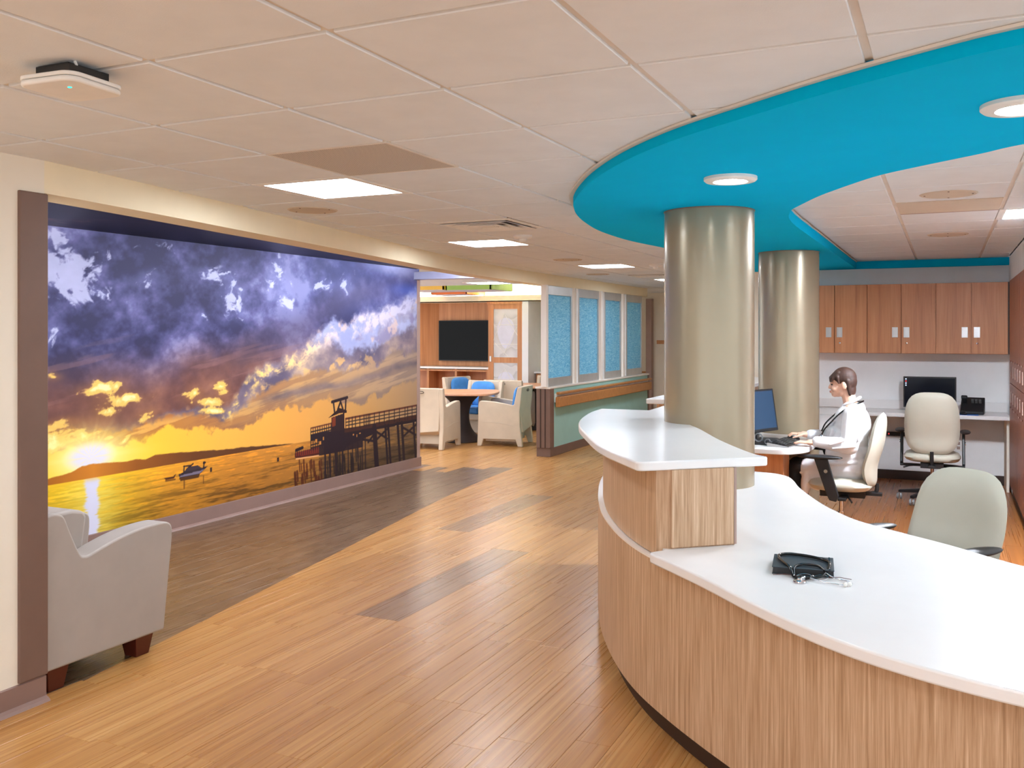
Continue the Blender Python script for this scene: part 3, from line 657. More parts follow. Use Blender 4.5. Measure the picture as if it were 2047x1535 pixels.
def downlight(x, y, label):
    t = thing('downlight', label, 'light', (x, y, SO), 0, 'round downlights in the teal soffit')
    part('ring', 'fixture_white', t, lambda k: k.lathe([(.072, -.016), (.078, -.021), (.112, -.019), (.12, -.012), (.12, .0), (.072, -.001)], 48, ring=True), local=True, smooth=40)
    part('lens', 'down_glow', t, lambda k: k.lathe([(.0005, -.0155), (.074, -.0155), (.074, -.010), (.0005, -.010)], 48), local=True)
downlight(-.895, 4.268, 'round white downlight in teal soffit just before the front column')
downlight(.215, 3.268, 'round white downlight in teal soffit cut by the right edge')
downlight(1.35, 3.05, 'round white downlight in teal soffit beyond the right edge')
downlight(-1.60, 6.95, 'extra unseen downlight added in teal soffit behind the front column'); downlight(-1.52, 9.75, 'extra unseen downlight added in teal soffit behind the far column')  # two unseen downlights, added to brighten the station interior
def speaker_grille(x, y, label, r=.145, z=CE):
    t = thing('ceiling_speaker', label, 'speaker', (x, y, z), 0, 'round ceiling speakers')
    part('rim', 'speaker_tan', t, lambda k: k.lathe([(r - .012, -.004), (r, -.006), (r + .008, -.001), (r + .008, .001), (r - .012, .001)], 48, ring=True), local=True, smooth=40)
    part('grille', 'speaker_tan', t, lambda k: k.lathe([(.0005, -.007), (r * .5, -.006), (r - .012, -.004), (r - .012, .0), (.0005, .0)], 48), local=True, smooth=40)
    for a in range(4): part('screw', 'guard_brown', t, lambda k: k.lathe([(.0003, -.008), (.005, -.007), (.005, -.002), (.0003, -.002)], 10, ((r - .02) * math.cos(a * PI / 2), (r - .02) * math.sin(a * PI / 2), 0)), local=True)
speaker_grille(-3.56, 4.68, 'round beige ceiling speaker next to the mural header')
speaker_grille(-3.585, 9.02, 'round beige ceiling speaker beyond the second troffer')
speaker_grille(-4.127, 11.45, 'far round ceiling speaker near the glass partition')
speaker_grille(.012, 5.84, 'round speaker in the station ceiling, nearer one before the dark panel', .145, CES); speaker_grille(.012, 8.251, 'round speaker in the station ceiling, farther one near back wall', .145, CES)
# perforated return panel
x, y = cell(-1, 2); t = thing('return_grille', 'perforated beige return air panel beside the nearest troffer', 'vent', (x, y, CE))
part('panel', 'perforated', t, lambda k: k.box((-T / 2 + .012, -T / 2 + .012, .0005), (T / 2 - .012, T / 2 - .012, .01)), local=True)
part('frame', 'grid_white', t, lambda k: (k.box((-T / 2, -T / 2, -.001), (T / 2, -T / 2 + .012, .01)), k.box((-T / 2, T / 2 - .012, -.001), (T / 2, T / 2, .01)), k.box((-T / 2, -T / 2 + .012, -.001), (-T / 2 + .012, T / 2 - .012, .01)), k.box((T / 2 - .012, -T / 2 + .012, -.001), (T / 2, T / 2 - .012, .01))), local=True)
def diffuser(c, label):
    x, y = cell(*c); t = thing('air_diffuser', label, 'vent', (x, y, CE), 0, 'square ceiling air diffusers')
    def sq(k, a0, z0, a1, z1, th=.004):
        for q in range(4):
            R = Matrix.Rotation(q * PI / 2, 3, 'Z')
            vs = [(-a0, -a0, z0), (a0, -a0, z0), (a1, -a1, z1), (-a1, -a1, z1), (-a0, -a0, z0 + th), (a0, -a0, z0 + th), (a1, -a1, z1 + th), (-a1, -a1, z1 + th)]
            k.add([R @ Vector(v) for v in vs], [(0, 3, 2, 1), (4, 5, 6, 7), (0, 1, 5, 4), (1, 2, 6, 5), (2, 3, 7, 6), (3, 0, 4, 7)])
    part('frame', 'fixture_white', t, lambda k: sq(k, T / 2 - .002, -.002, T / 2 - .04, -.006), local=True)
    for a in (.255, .185, .115): part('vane', 'fixture_white', t, lambda k: sq(k, a, -.014, a - .06, .012), local=True)
    part('cone', 'fixture_white', t, lambda k: k.box((-.055, -.055, -.012), (.055, .055, -.006)), local=True, bevel=.004)
    part('backing', 'guard_brown', t, lambda k: k.box((-T / 2 + .03, -T / 2 + .03, .016), (T / 2 - .03, T / 2 - .03, .019)), local=True)
diffuser((-2, 6), 'square white air diffuser before the smoke detector'); diffuser(DIFF2, 'small far square air diffuser near the front column')
def smoke(x, y, label):
    t = thing('smoke_detector', label, 'detector', (x, y, CE), 0, 'white smoke detectors')
    part('base', 'fixture_white', t, lambda k: k.lathe([(.0005, 0), (.075, 0), (.075, -.012), (.068, -.02), (.05, -.026), (.0005, -.026)], 32), local=True, smooth=40)
    part('chamber', 'fixture_white', t, lambda k: k.lathe([(.0005, -.026), (.034, -.026), (.03, -.042), (.02, -.05), (.0005, -.05)], 24), local=True, smooth=40)
smoke(-3.01, 6.62, 'white smoke detector between diffuser and second troffer'); smoke(-2.95, 10.1, 'far white smoke detector against the front column')
t = thing('slot_vent', 'plain darker square panel in the station ceiling between two speakers', 'vent', (SX + T / 2, SY + 1.5 * T, CES))
part('panel', 'speaker_tan', t, lambda k: k.box((-T / 2 + .014, -T / 2 + .014, -.001), (T / 2 - .014, T / 2 - .014, .012)), local=True, bevel=.002)
part('face_bar', 'guard_mauve', t, lambda k: k.box((-T / 2 + .014, T / 2 - .03, -.003), (T / 2 - .014, T / 2 - .016, -.001)), local=True)
# wireless access point
t = thing('access_point', 'white square wireless access point with a teal light', 'access point', (-2.29, 1.885, CE))
R = Matrix.Rotation(math.radians(4), 4, 'Z')
part('body', 'fixture_white', t, lambda k: (k.prism(rrect(-.104, -.104, .104, .104, .04, 8), -.062, -.046), k.xf(R)), local=True, bevel=.007, seg=3, smooth=50)
part('back_plate', 'fixture_white', t, lambda k: (k.prism(rrect(-.105, -.105, .105, .105, .04, 8), -.045, -.034), k.xf(R)), local=True, bevel=.003, smooth=50)
part('mounting_bracket', 'black_plastic', t, lambda k: (k.box((-.06, -.07, -.034), (.07, .07, -.003)), k.box((.02, -.09, -.034), (.10, .02, -.016))), local=True)
part('cable_clip', 'fixture_white', t, lambda k: k.tube([(.09, -.06, -.034), (.092, -.06, -.012), (.086, -.06, -.002)], .004, 8), local=True)
part('cable_clip', 'fixture_white', t, lambda k: k.tube([(.02, .10, -.034), (.024, .10, -.012), (.02, .10, -.002)], .004, 8), local=True)
part('status_light', 'led_teal', t, lambda k: k.lathe([(.0003, -.0632), (.0055, -.0630), (.0055, -.060), (.0003, -.060)], 16, (.035, -.035, 0)), local=True)
# ---------------------------------------------------------------- mural panel
def build_mural():
    nu, nv = 1130, 404
    colr = paint_mural(nu, nv)
    u = np.linspace(MU0, MU1, nu); v = np.linspace(MV0, MV1, nv); U, V = np.meshgrid(u, v)
    n = nu * nv
    co = np.zeros((n + 8, 3), np.float32); co[:n, 0] = MX; co[:n, 1] = U.ravel(); co[:n, 2] = V.ravel()
    co[n:n + 4] = [(MX, MU0, MV0), (MX, MU1, MV0), (MX, MU1, MV1), (MX, MU0, MV1)]; co[n + 4:] = [(MX - .003, MU0, MV0), (MX - .003, MU1, MV0), (MX - .003, MU1, MV1), (MX - .003, MU0, MV1)]
    i = (np.arange(nv - 1)[:, None] * nu + np.arange(nu - 1)[None, :]).ravel()
    q = np.stack([i, i + 1, i + 1 + nu, i + nu], 1)
    q = np.concatenate([q, np.array([(n, n + 4, n + 5, n + 1), (n + 1, n + 5, n + 6, n + 2), (n + 2, n + 6, n + 7, n + 3), (n + 3, n + 7, n + 4, n)])])
    me = D.meshes.new('wall_mural_print'); me.vertices.add(n + 8); me.vertices.foreach_set('co', co.ravel())
    me.loops.add(q.size); me.loops.foreach_set('vertex_index', q.ravel().astype(np.int32))
    me.polygons.add(len(q)); me.polygons.foreach_set('loop_start', (np.arange(len(q)) * 4).astype(np.int32))
    me.update(calc_edges=True)
    at = me.color_attributes.new('print', 'FLOAT_COLOR', 'POINT'); c = np.ones((n + 8, 4), np.float32); c[:n, :3] = colr.reshape(-1, 3); c[n:, :3] = .1
    at.data.foreach_set('color', c.ravel()); me.materials.append(MATS['mural_print'])
    ob = D.objects.new('wall_mural_print', me); COL.objects.link(ob)
    tag(ob, 'wall-size sunset photo mural of harbour, clouds and wooden pier', 'mural')
build_mural()
WASH = [p for p in HEAD if 2.95 < p[1] < 9.4]
t = thing('wall_wash_light', 'strip light hidden behind the curved header washing the mural', 'light', (WASH[0][0] - .2, 6.2, 2.27))
part('housing', 'fixture_white', t, lambda k: (k.ribbon(WASH, .2, .210, 2.255, 2.346), k.ribbon(WASH, .2, .29, 2.338, 2.346)))
def wash(k):
    A, B = offset(WASH, .2105), offset(WASH, .28); n = len(WASH); vs = []
    for a, b in zip(A, B): vs += [(a[0], a[1], 2.262), (a[0], a[1], 2.337), (b[0], b[1], 2.337)]
    k.add(vs, [(0, 2, 1), (3 * n - 3, 3 * n - 2, 3 * n - 1)] + [(3 * i + q, 3 * i + (q + 1) % 3, 3 * i + 3 + (q + 1) % 3, 3 * i + 3 + q) for i in range(n - 1) for q in range(3)])
part('tube', 'wash_glow', t, wash)

# ---------------------------------------------------------------- columns
for (x, y, lab) in ((-1.262, 5.42, 'nearer round taupe column rising through the white counter'), (-1.268, 8.50, 'farther round taupe column standing behind the first')):
    t = thing('column', lab, 'column', (x, y, 0))
    part('shaft', 'column_paint', t, lambda k: k.lathe([(.26, 0), (.26, SO)], 96), local=True, smooth=40)
    part('collar', 'guard_brown', t, lambda k: k.lathe([(.259, SO - .006), (.2625, SO - .006), (.2625, SO - .0005), (.259, SO - .0005)], 96, ring=True), local=True, smooth=40)

# ---------------------------------------------------------------- reception desk
LZ, UZ = .74, 1.10
BASE = catmull([(2.4, 3.02), (1.6, 2.66), (1.0, 2.56), (.55, 2.57), (.20, 2.665), (.03, 2.715), (-.09, 2.765), (-.21, 2.842), (-.36, 2.95), (-.54, 3.12), (-.683, 3.257), (-.818, 3.382), (-.998, 3.562), (-1.197, 3.79), (-1.38, 4.066), (-1.562, 4.408), (-1.692, 4.711), (-1.80, 5.0), (-1.93, 5.40), (-2.03, 5.80), (-2.08, 6.15)], 6)
desk = thing('reception_desk', 'curved two-level nurse station desk with white tops and pale wood front', 'desk', (-1.3, 3.6, 0))
part('front_panel', 'laminate_light', desk, lambda k: k.ribbon(BASE, -.03, 0, .10, .70), smooth=30)
part('kick_plate', 'kick_brown', desk, lambda k: k.ribbon(BASE, -.08, -.05, 0, .10), smooth=30)
iu = min(range(len(BASE)), key=lambda i: (BASE[i][0] + 1.06) ** 2 + (BASE[i][1] - 3.63) ** 2)
UB = BASE[iu:]
part('reveal_strip', 'solid_edge', desk, lambda k: k.ribbon(UB[:-6], -.05, .0, .700, .708), smooth=30); part('shadow_gap', 'kick_brown', desk, lambda k: k.ribbon(UB[:-6], -.06, -.038, .708, .716), smooth=30)
uo = offset(UB, -.028); ui = offset(UB, -.31)
uo[0] = (-1.016, 3.698); ui[0] = (-.797, 3.885)
part('riser', 'laminate_light', desk, lambda k: k.prism([p[:2] for p in uo] + [p[:2] for p in ui[::-1]], .712, UZ - .038), smooth=30)
dv = Vector((ui[0][0] - uo[0][0], ui[0][1] - uo[0][1], 0)).normalized(); nv_ = Vector((dv.y, -dv.x, 0))
def endp(k, a, b, t0, t1, z0, z1):
    p = [Vector((uo[0][0], uo[0][1], 0)) + dv * q + nv_ * w for q, w in ((a, t0), (b, t0), (b, t1), (a, t1))]
    k.prism([(q.x, q.y) for q in p], z0, z1)
part('end_panel', 'laminate_light', desk, lambda k: endp(k, -.002, .280, .0005, .010, .745, UZ - .038), bevel=.002)
part('edge_band', 'guard_mauve', desk, lambda k: endp(k, .281, .292, .0005, .009, .745, UZ - .038))
lo = catmull([(2.4, 2.95), (1.6, 2.59), (1.0, 2.48), (.55, 2.49), (.173, 2.591), (.01, 2.647), (-.111, 2.702), (-.245, 2.781), (-.398, 2.902), (-.581, 3.08), (-.806, 3.325), (-1.07, 3.586)], 6)
li = catmull([(-1.25, 6.05), (-1.097, 5.983), (-.968, 5.952), (-.878, 5.86), (-.822, 5.717), (-.749, 5.457), (-.591, 5.036), (-.468, 4.785), (-.364, 4.622), (-.183, 4.442), (.016, 4.259), (.267, 3.994), (.6, 3.77), (1.3, 3.64), (2.4, 3.8)], 6)
lower = [p[:2] for p in lo] + [(-1.078, 3.604), (-1.07, 3.622), (-1.04, 3.665)] + [p[:2] for p in offset(UB, -.07)[2:-2]] + [(-1.75, 6.0)] + [p[:2] for p in li]
part('lower_counter_top', 'solid_white', desk, lambda k: k.prism(lower, LZ - .04, LZ), bevel=.007, seg=3, smooth=30)
to = catmull([(-1.169, 3.727), (-1.492, 4.175), (-1.78, 4.722), (-1.943, 5.064), (-2.077, 5.449), (-2.187, 5.918), (-2.224, 6.242)], 6)
ti = catmull([(-1.62, 6.0), (-1.409, 5.478), (-1.253, 5.17), (-1.033, 4.685), (-.802, 4.255), (-.70, 4.135)], 6)
upper = [(p[0] * .9632, p[1] * .9632) for p in to + [(-1.878, 6.247), (-1.90, 6.78), (-1.70, 6.78)] + ti]
# round the two front corners
def round_corner(poly, i, r, n=5):
    p = Vector(poly[i]); a = Vector(poly[i - 1]); b = Vector(poly[(i + 1) % len(poly)])
    u = (a - p).normalized() * r; w = (b - p).normalized() * r
    return [tuple(p + u * (1 - t) ** 2 + w * t * t) for t in [q / n for q in range(n + 1)]]
up2 = round_corner(upper, 0, .035) + upper[1:-1] + round_corner(upper, len(upper) - 1, .02)
part('transaction_top', 'solid_white', desk, lambda k: k.prism(up2, UZ - .038, UZ), bevel=.007, seg=3, smooth=30)
# the second run of the station, farther along
d2 = thing('rear_counter', 'farther white transaction counter glimpsed behind the front column', 'desk', (-2.0, 9.0, 0))
part('counter_top', 'solid_white', d2, lambda k: k.box((-2.14, 7.05, UZ - .04), (-1.77, 11.0, UZ)), bevel=.006)
part('front_panel', 'laminate_light', d2, lambda k: k.box((-2.08, 7.15, .1), (-1.90, 11.0, UZ - .04)))
part('kick_plate', 'kick_brown', d2, lambda k: k.box((-2.05, 7.2, 0), (-1.93, 11.0, .1)))
# ---------------------------------------------------------------- staff desk by the far column
d3 = thing('staff_desk', 'white-topped staff desk with rounded corner around the far column', 'desk', (-1.4, 8, 0))
stop = [(-1.755, 7.165)] + catmull([(-1.2, 7.165), (-1.10, 7.18), (-1.022, 7.255), (-.965, 7.38), (-.945, 7.55), (-.945, 7.9)], 5) + [(-.97, 8.6), (-.97, 10.45), (-1.755, 10.45)]
part('desk_top', 'solid_white', d3, lambda k: k.prism([p[:2] for p in stop], LZ - .04, LZ), bevel=.006, seg=3, smooth=30)
part('pedestal', 'cabinet_wood', d3, lambda k: k.box((-1.755, 7.32, .0), (-1.132, 7.62, LZ - .04)), bevel=.002)
part('modesty_panel', 'cabinet_wood', d3, lambda k: k.box((-1.755, 7.62, .0), (-1.72, 10.4, LZ - .04)))
# ---------------------------------------------------------------- rear desk along the back wall
BZ = .775
d4 = thing('rear_desk', 'long white desk top fixed along the back wall under cabinets', 'desk', (-.2, 10.8, 0))
part('desk_top', 'solid_white', d4, lambda k: k.box((-.965, 10.50, BZ - .04), (.585, 11.068, BZ)), bevel=.005)
part('backsplash', 'solid_white', d4, lambda k: k.box((-1.9, 11.068, BZ), (.585, 11.088, BZ + .10)), bevel=.003)
for x in (-.93, .555): part('support_panel', 'wall_warm', d4, lambda k: k.box((x, 10.62, 0), (x + .025, 11.06, BZ - .04)))
t = thing('power_strip', 'dark power strip with tiny red lamp under the rear desk', 'power strip', (-.48, 11.08, .50))
part('housing', 'black_plastic', t, lambda k: k.box((-.14, -.03, -.022), (.14, .0, .022)), local=True, bevel=.004); part('lamp', 'icon_red', t, lambda k: k.box((-.10, -.033, -.008), (-.088, -.029, .008)), local=True)
t = thing('wall_outlet', 'white wall outlet plate low under the rear desk', 'outlet', (.12, 11.088, .40))
part('plate', 'fixture_white', t, lambda k: k.box((-.036, -.006, -.058), (.036, 0, .058)), local=True, bevel=.003); part('socket', 'guard_mauve', t, lambda k: k.box((-.016, -.008, .008), (.016, -.005, .04)), local=True); part('socket', 'guard_mauve', t, lambda k: k.box((-.016, -.008, -.04), (.016, -.005, -.008)), local=True)
# ---------------------------------------------------------------- wall cabinets
def pull(parent, x, z, y):
    h = part('handle', 'alu', parent, lambda k: (k.box((x - .029, y - .010, z - .055), (x + .029, y, z - .045)), k.box((x - .029, y - .010, z + .045), (x + .029, y, z + .055)), k.box((x - .029, y - .010, z - .045), (x - .019, y, z + .045)), k.box((x + .019, y - .010, z - .045), (x + .029, y, z + .045)), k.box((x - .019, y - .002, z - .045), (x + .019, y, z + .045))), bevel=.002)
    return h
CX = [(-1.452, -1.112, -.776), (-.776, -.435, -.099), (-.099, .237, .575)]
CLAB = ['wood wall cabinet partly hidden by the far column', 'middle wood wall cabinet above the woman and monitor', 'rightmost wood wall cabinet next to the lockers']
for (a, m_, b), lab in zip(CX, CLAB):
    t = thing('wall_cabinet', lab, 'cabinet', ((a + b) / 2, 10.9, 1.395), 0, 'wood cabinets over the rear desk')
    part('body', 'cabinet_wood', t, lambda k: k.box((a, 10.762, 1.395), (b, 11.09, 2.14)))
    for s_, (x0, x1) in enumerate(((a, m_), (m_, b))):
        d = part('door', 'cabinet_wood', t, lambda k: k.box((x0 + .003, 10.74, 1.398), (x1 - .003, 10.760, 2.137)), bevel=.0015)
        hx = x1 - .062 if s_ == 0 else x0 + .052
        pull(d, hx, 1.622, 10.74)
        if s_ == 1: part('lock', 'chrome', d, lambda k: k.lathe([(.0005, 0), (.010, 0), (.010, -.006), (.0005, -.008)], 16, (x0 + .055, 10.738, 1.505), 'y'))
struct('trim_6', 'kick_brown', lambda k: k.box((.575, 10.75, 1.395), (.60, 11.09, 2.14)))
# ---------------------------------------------------------------- lockers along the right wall
for q in range(9):
    y1 = 10.50 - q * .305; y0 = y1 - .305
    lab = ['locker column nearest the rear desk, reddish wood', 'second locker column from the rear desk', 'third locker column from the rear desk', 'fourth locker column from the rear desk', 'fifth locker column from the rear desk', 'sixth locker column from the rear desk', 'seventh locker column from the rear desk', 'eighth locker column from the rear desk', 'ninth locker column from the rear desk'][q]
    t = thing('locker', lab, 'locker', (.59, (y0 + y1) / 2, 0), 0, 'wood lockers on the right wall')
    part('body', 'locker_wood', t, lambda k: k.box((.592, y0, .10), (.66, y1, 2.14)))
    part('plinth', 'kick_brown', t, lambda k: k.box((.60, y0, .0), (.66, y1, .10)))
    for z0, z1, hz, kz in ((.10, 1.12, .99, .89), (1.12, 2.14, 1.24, 1.34)):
        d = part('door', 'locker_wood', t, lambda k: k.box((.575, y0 + .003, z0 + .003), (.592, y1 - .003, z1 - .003)), bevel=.0015)
        part('handle', 'guard_mauve', d, lambda k: k.box((.569, y0 + .058, hz - .055), (.575, y0 + .078, hz + .055)), bevel=.002)
        part('knob', 'chrome', d, lambda k: k.lathe([(.0005, 0), (.008, 0), (.010, -.010), (.0005, -.013)], 14, (.575, y0 + .068, kz), 'x'))
# ---------------------------------------------------------------- things on the desks
t = thing('monitor', 'dark widescreen monitor on the rear desk behind the chair', 'monitor', (-.16, 10.86, BZ))
part('screen_frame', 'black_plastic', t, lambda k: k.box((-.258, -.02, .04), (.258, .02, .372)), local=True, bevel=.004)
sc = part('screen', 'screen_dark', t, lambda k: k.box((-.245, -.0225, .055), (.245, -.019, .358)), local=True)
for z, m in ((.345, 'icon_white'), (.322, 'icon_red'), (.300, 'icon_white'), (.278, 'icon_white')): part('desktop_icon', m, sc, lambda k: k.box((-.238, -.0235, z - .006), (-.226, -.022, z + .006)), local=True)
part('stand', 'black_plastic', t, lambda k: (k.box((-.03, .02, .01), (.03, .05, .2)), k.prism(rrect(-.12, -.08, .12, .10, .03), 0, .012)), local=True)
t = thing('desk_phone', 'black desk phone with handset and brown display', 'phone', (.245, 10.74, BZ), math.radians(-6))
part('base', 'black_plastic', t, lambda k: k.prism([(-.10, 0), (.07, 0), (.085, .03), (.085, .10), (-.02, .175), (-.05, .175), (-.10, .03)], -.06, .12, 'x') if False else k.prism([(-.09, 0), (.09, 0), (.09, .03), (.075, .165), (.06, .17), (-.09, .03)], -.105, .115, 'x'), local=True, bevel=.008)
def tilt(k): return k.xf(Matrix.Translation((0, .0, .1)) @ Matrix.Rotation(math.radians(-43), 4, 'X'))
part('handset', 'black_plastic', t, lambda k: (k.box((-.095, -.095, .0), (-.045, .10, .02)), k.box((-.1, -.10, .012), (-.04, -.045, .04)), k.box((-.1, .05, .012), (-.04, .105, .04)), tilt(k)), local=True, bevel=.01)
part('display', 'guard_brown', t, lambda k: (k.box((-.02, .03, .0), (.095, .085, .008)), tilt(k)), local=True)
for r_ in range(4):
    for c_ in range(3): part('key', 'key_grey', t, lambda k: (k.box((-.005 + c_ * .034, -.075 + r_ * .022, .0), (.019 + c_ * .034, -.061 + r_ * .022, .008)), tilt(k)), local=True)
tag(part('mouse_pad', 'pad_blue', None, lambda k: k.prism(rrect(-.02, 10.53, .30, 10.66, .015), BZ, BZ + .003)), 'blue mouse pad before the desk phone', 'mouse pad')
def mouse(loc, rz, label):
    t = thing('computer_mouse', label, 'mouse', loc, rz); part('shell', 'black_plastic', t, lambda k: k.ell((0, 0, .012), (.031, .055, .024)), local=True, smooth=60); part('wheel', 'key_grey', t, lambda k: k.lathe([(.0005, -.004), (.009, -.004), (.009, .004), (.0005, .004)], 12, (0, .03, .028), 'x'), local=True); return t
mouse((.16, 10.59, BZ + .003), .4, 'black mouse lying on the blue pad')
# workstation of the woman
t = thing('monitor', 'tilted black monitor facing the seated woman', 'monitor', (-1.33, 7.55, LZ), 0)
MR = Matrix.Translation((0, 0, .055)) @ Matrix.Rotation(math.radians(-22), 4, 'Z') @ Matrix.Rotation(math.radians(-9), 4, 'Y')
part('screen_frame', 'black_plastic', t, lambda k: (k.box((-.018, -.22, .03), (.018, .22, .37)), k.xf(MR)), local=True, bevel=.004)
sc = part('screen', 'screen_glow', t, lambda k: (k.box((.017, -.20, .055), (.0195, .20, .355)), k.xf(MR)), local=True)
part('window_bar', 'icon_white', sc, lambda k: (k.box((.0195, -.15, .30), (.0202, -.07, .307)), k.xf(MR)), local=True); part('window_bar', 'icon_red', sc, lambda k: (k.box((.0195, -.15, .32), (.0202, -.12, .326)), k.xf(MR)), local=True)
part('stand', 'black_plastic', t, lambda k: (k.box((-.07, -.05, .0), (-.03, .05, .22)), k.prism(rrect(-.13, -.16, .12, .10, .03), 0, .035)), local=True, bevel=.006)
part('cable_ring', 'key_grey', t, lambda k: (k.tube([(.0 + .03 * math.cos(a), -.17, .06 + .03 * math.sin(a)) for a in [2 * PI * q / 16 for q in range(16)]], .006, 8, True), k.tube([(.07 + .02 * math.cos(a), -.17, .03 + .02 * math.sin(a)) for a in [2 * PI * q / 16 for q in range(16)]], .005, 8, True)), local=True)
t = thing('second_monitor', 'dark back of another monitor beside the front column', 'monitor', (-1.60, 7.66, LZ), math.radians(14))
part('screen_frame', 'black_plastic', t, lambda k: k.box((-.02, -.20, .08), (.02, .20, .38)), local=True, bevel=.006); part('screen', 'screen_dark', t, lambda k: k.box((.019, -.185, .095), (.022, .185, .365)), local=True); part('stand', 'black_plastic', t, lambda k: (k.box((-.03, -.04, .01), (.01, .04, .2)), k.prism(rrect(-.12, -.1, .09, .1, .03), 0, .015)), local=True)
t = thing('keyboard', 'black keyboard with silver edge under the hands', 'keyboard', (-1.14, 7.50, LZ), math.radians(-9))
part('tray', 'alu', t, lambda k: k.prism([(-.085, 0), (.085, 0), (.085, .008), (-.085, .030)], -.20, .20, 'y'), local=True, bevel=.003)
part('deck', 'black_plastic', t, lambda k: k.prism([(-.083, .0305), (.083, .009), (.083, .012), (-.083, .0335)], -.197, .197, 'y'), local=True)
for r_ in range(5):
    for c_ in range(13):
        x = -.072 + r_ * .026; z = .0335 - (x + .083) * .13
        part('key', 'key_grey' if (c_ + r_) % 5 == 0 else 'black_plastic', t, lambda k: k.box((x, -.190 + c_ * .029, z), (x + .021, -.190 + c_ * .029 + .024, z + .006)), local=True)
mouse((-1.135, 7.84, LZ), PI / 2 + .15, 'black mouse held under the far hand')
tag(part('sticky_note', 'note_yellow', None, lambda k: k.box((-1.33, 7.74, LZ), (-1.25, 7.82, LZ + .004))), 'small yellow note beside the keyboard', 'note')
# notebook, stethoscope, glasses on the front counter
t = thing('notebook', 'dark closed notebook lying under the stethoscope', 'notebook', (-.482, 3.585, LZ), math.radians(7))
part('cover', 'notebook_black', t, lambda k: (k.box((-.108, -.10, .024), (.108, .10, .028)), k.box((-.108, -.10, 0), (.108, .10, .004)), k.box((-.108, .096, .004), (.108, .10, .024))), local=True, bevel=.0015)
part('pages', 'black_plastic', t, lambda k: k.box((-.105, -.097, .004), (.105, .096, .024)), local=True)
part('elastic', 'black_gloss', t, lambda k: k.box((.09, -.101, -.0005), (.095, .101, .0288)), local=True)
t = thing('stethoscope', 'black stethoscope with chrome chest piece on the front counter', 'stethoscope', (-.45, 3.5, LZ))
zb = LZ + .034; zc = LZ + .006
loop = catmull([(-.455, 3.435, zc), (-.40, 3.475, zc + .006), (-.385, 3.555, zb), (-.405, 3.615, zb), (-.46, 3.655, zb), (-.53, 3.672, zb), (-.572, 3.648, zb), (-.573, 3.60, zb), (-.545, 3.53, zb), (-.515, 3.478, LZ + .03), (-.495, 3.44, zc), (-.466, 3.428, zc + .004), (-.44, 3.438, zc + .006)], 7)
part('tubing', 'black_gloss', t, lambda k: k.tube(loop, .0052, 10), smooth=60)
part('tubing', 'black_gloss', t, lambda k: k.tube(catmull([(-.495, 3.45, zc), (-.50, 3.485, zc + .02), (-.485, 3.515, zb), (-.455, 3.53, zb), (-.42, 3.52, zb), (-.395, 3.495, LZ + .025)], 6), .0048, 10), smooth=60)
part('binaural_tube', 'chrome', t, lambda k: k.tube(catmull([(-.44, 3.438, zc + .003), (-.40, 3.415, zc), (-.35, 3.40, zc), (-.325, 3.396, zc), (-.315, 3.402, zc)], 6), .0028, 8), smooth=60)
part('binaural_tube', 'chrome', t, lambda k: k.tube(catmull([(-.395, 3.495, LZ + .02), (-.355, 3.475, zc), (-.315, 3.455, zc), (-.297, 3.43, zc), (-.303, 3.418, zc)], 6), .0028, 8), smooth=60)
for p in ((-.318, 3.402), (-.303, 3.416)): part('ear_tip', 'fixture_white', t, lambda k: k.ell((p[0], p[1], LZ + .008), (.008, .008, .008)), smooth=60)
part('chest_piece', 'chrome', t, lambda k: (k.lathe([(.0005, 0), (.021, 0), (.023, .003), (.021, .007), (.010, .010), (.008, .016), (.0005, .017)], 32, (-.468, 3.392, LZ + .0005)), k.tube([(-.468, 3.392, LZ + .013), (-.455, 3.43, LZ + .011)], .004, 10)), smooth=40)
t = thing('eyeglasses', 'thin wire eyeglasses beside the stethoscope', 'eyeglasses', (-.40, 3.47, LZ))
for (x, y) in ((-.462, 3.452), (-.405, 3.462)):
    ring = [(x + .024 * math.cos(a), y + .010 * math.cos(a) + .017 * math.sin(a), LZ + .008 + .006 * math.sin(a)) for a in [2 * PI * q / 20 for q in range(20)]]
    part('rim', 'chrome', t, lambda k: k.tube(ring, .0009, 6, True)); part('lens', 'clear_lens', t, lambda k: k.add(ring + [(p[0], p[1], p[2] + .001) for p in ring], [tuple(range(20)), tuple(range(39, 19, -1))] + [(i, (i + 1) % 20, 20 + (i + 1) % 20, 20 + i) for i in range(20)]))
part('bridge', 'chrome', t, lambda k: k.tube([(-.438, 3.460, LZ + .010), (-.433, 3.464, LZ + .013), (-.429, 3.462, LZ + .010)], .0009, 6))
for p0, p1 in (((-.486, 3.446, LZ + .009), (-.57, 3.452, LZ + .003)), ((-.381, 3.470, LZ + .009), (-.305, 3.500, LZ + .003))): part('temple', 'leg_mahogany', t, lambda k: k.tube([p0, ((p0[0] + p1[0]) / 2, (p0[1] + p1[1]) / 2, LZ + .010), p1], .0011, 6))
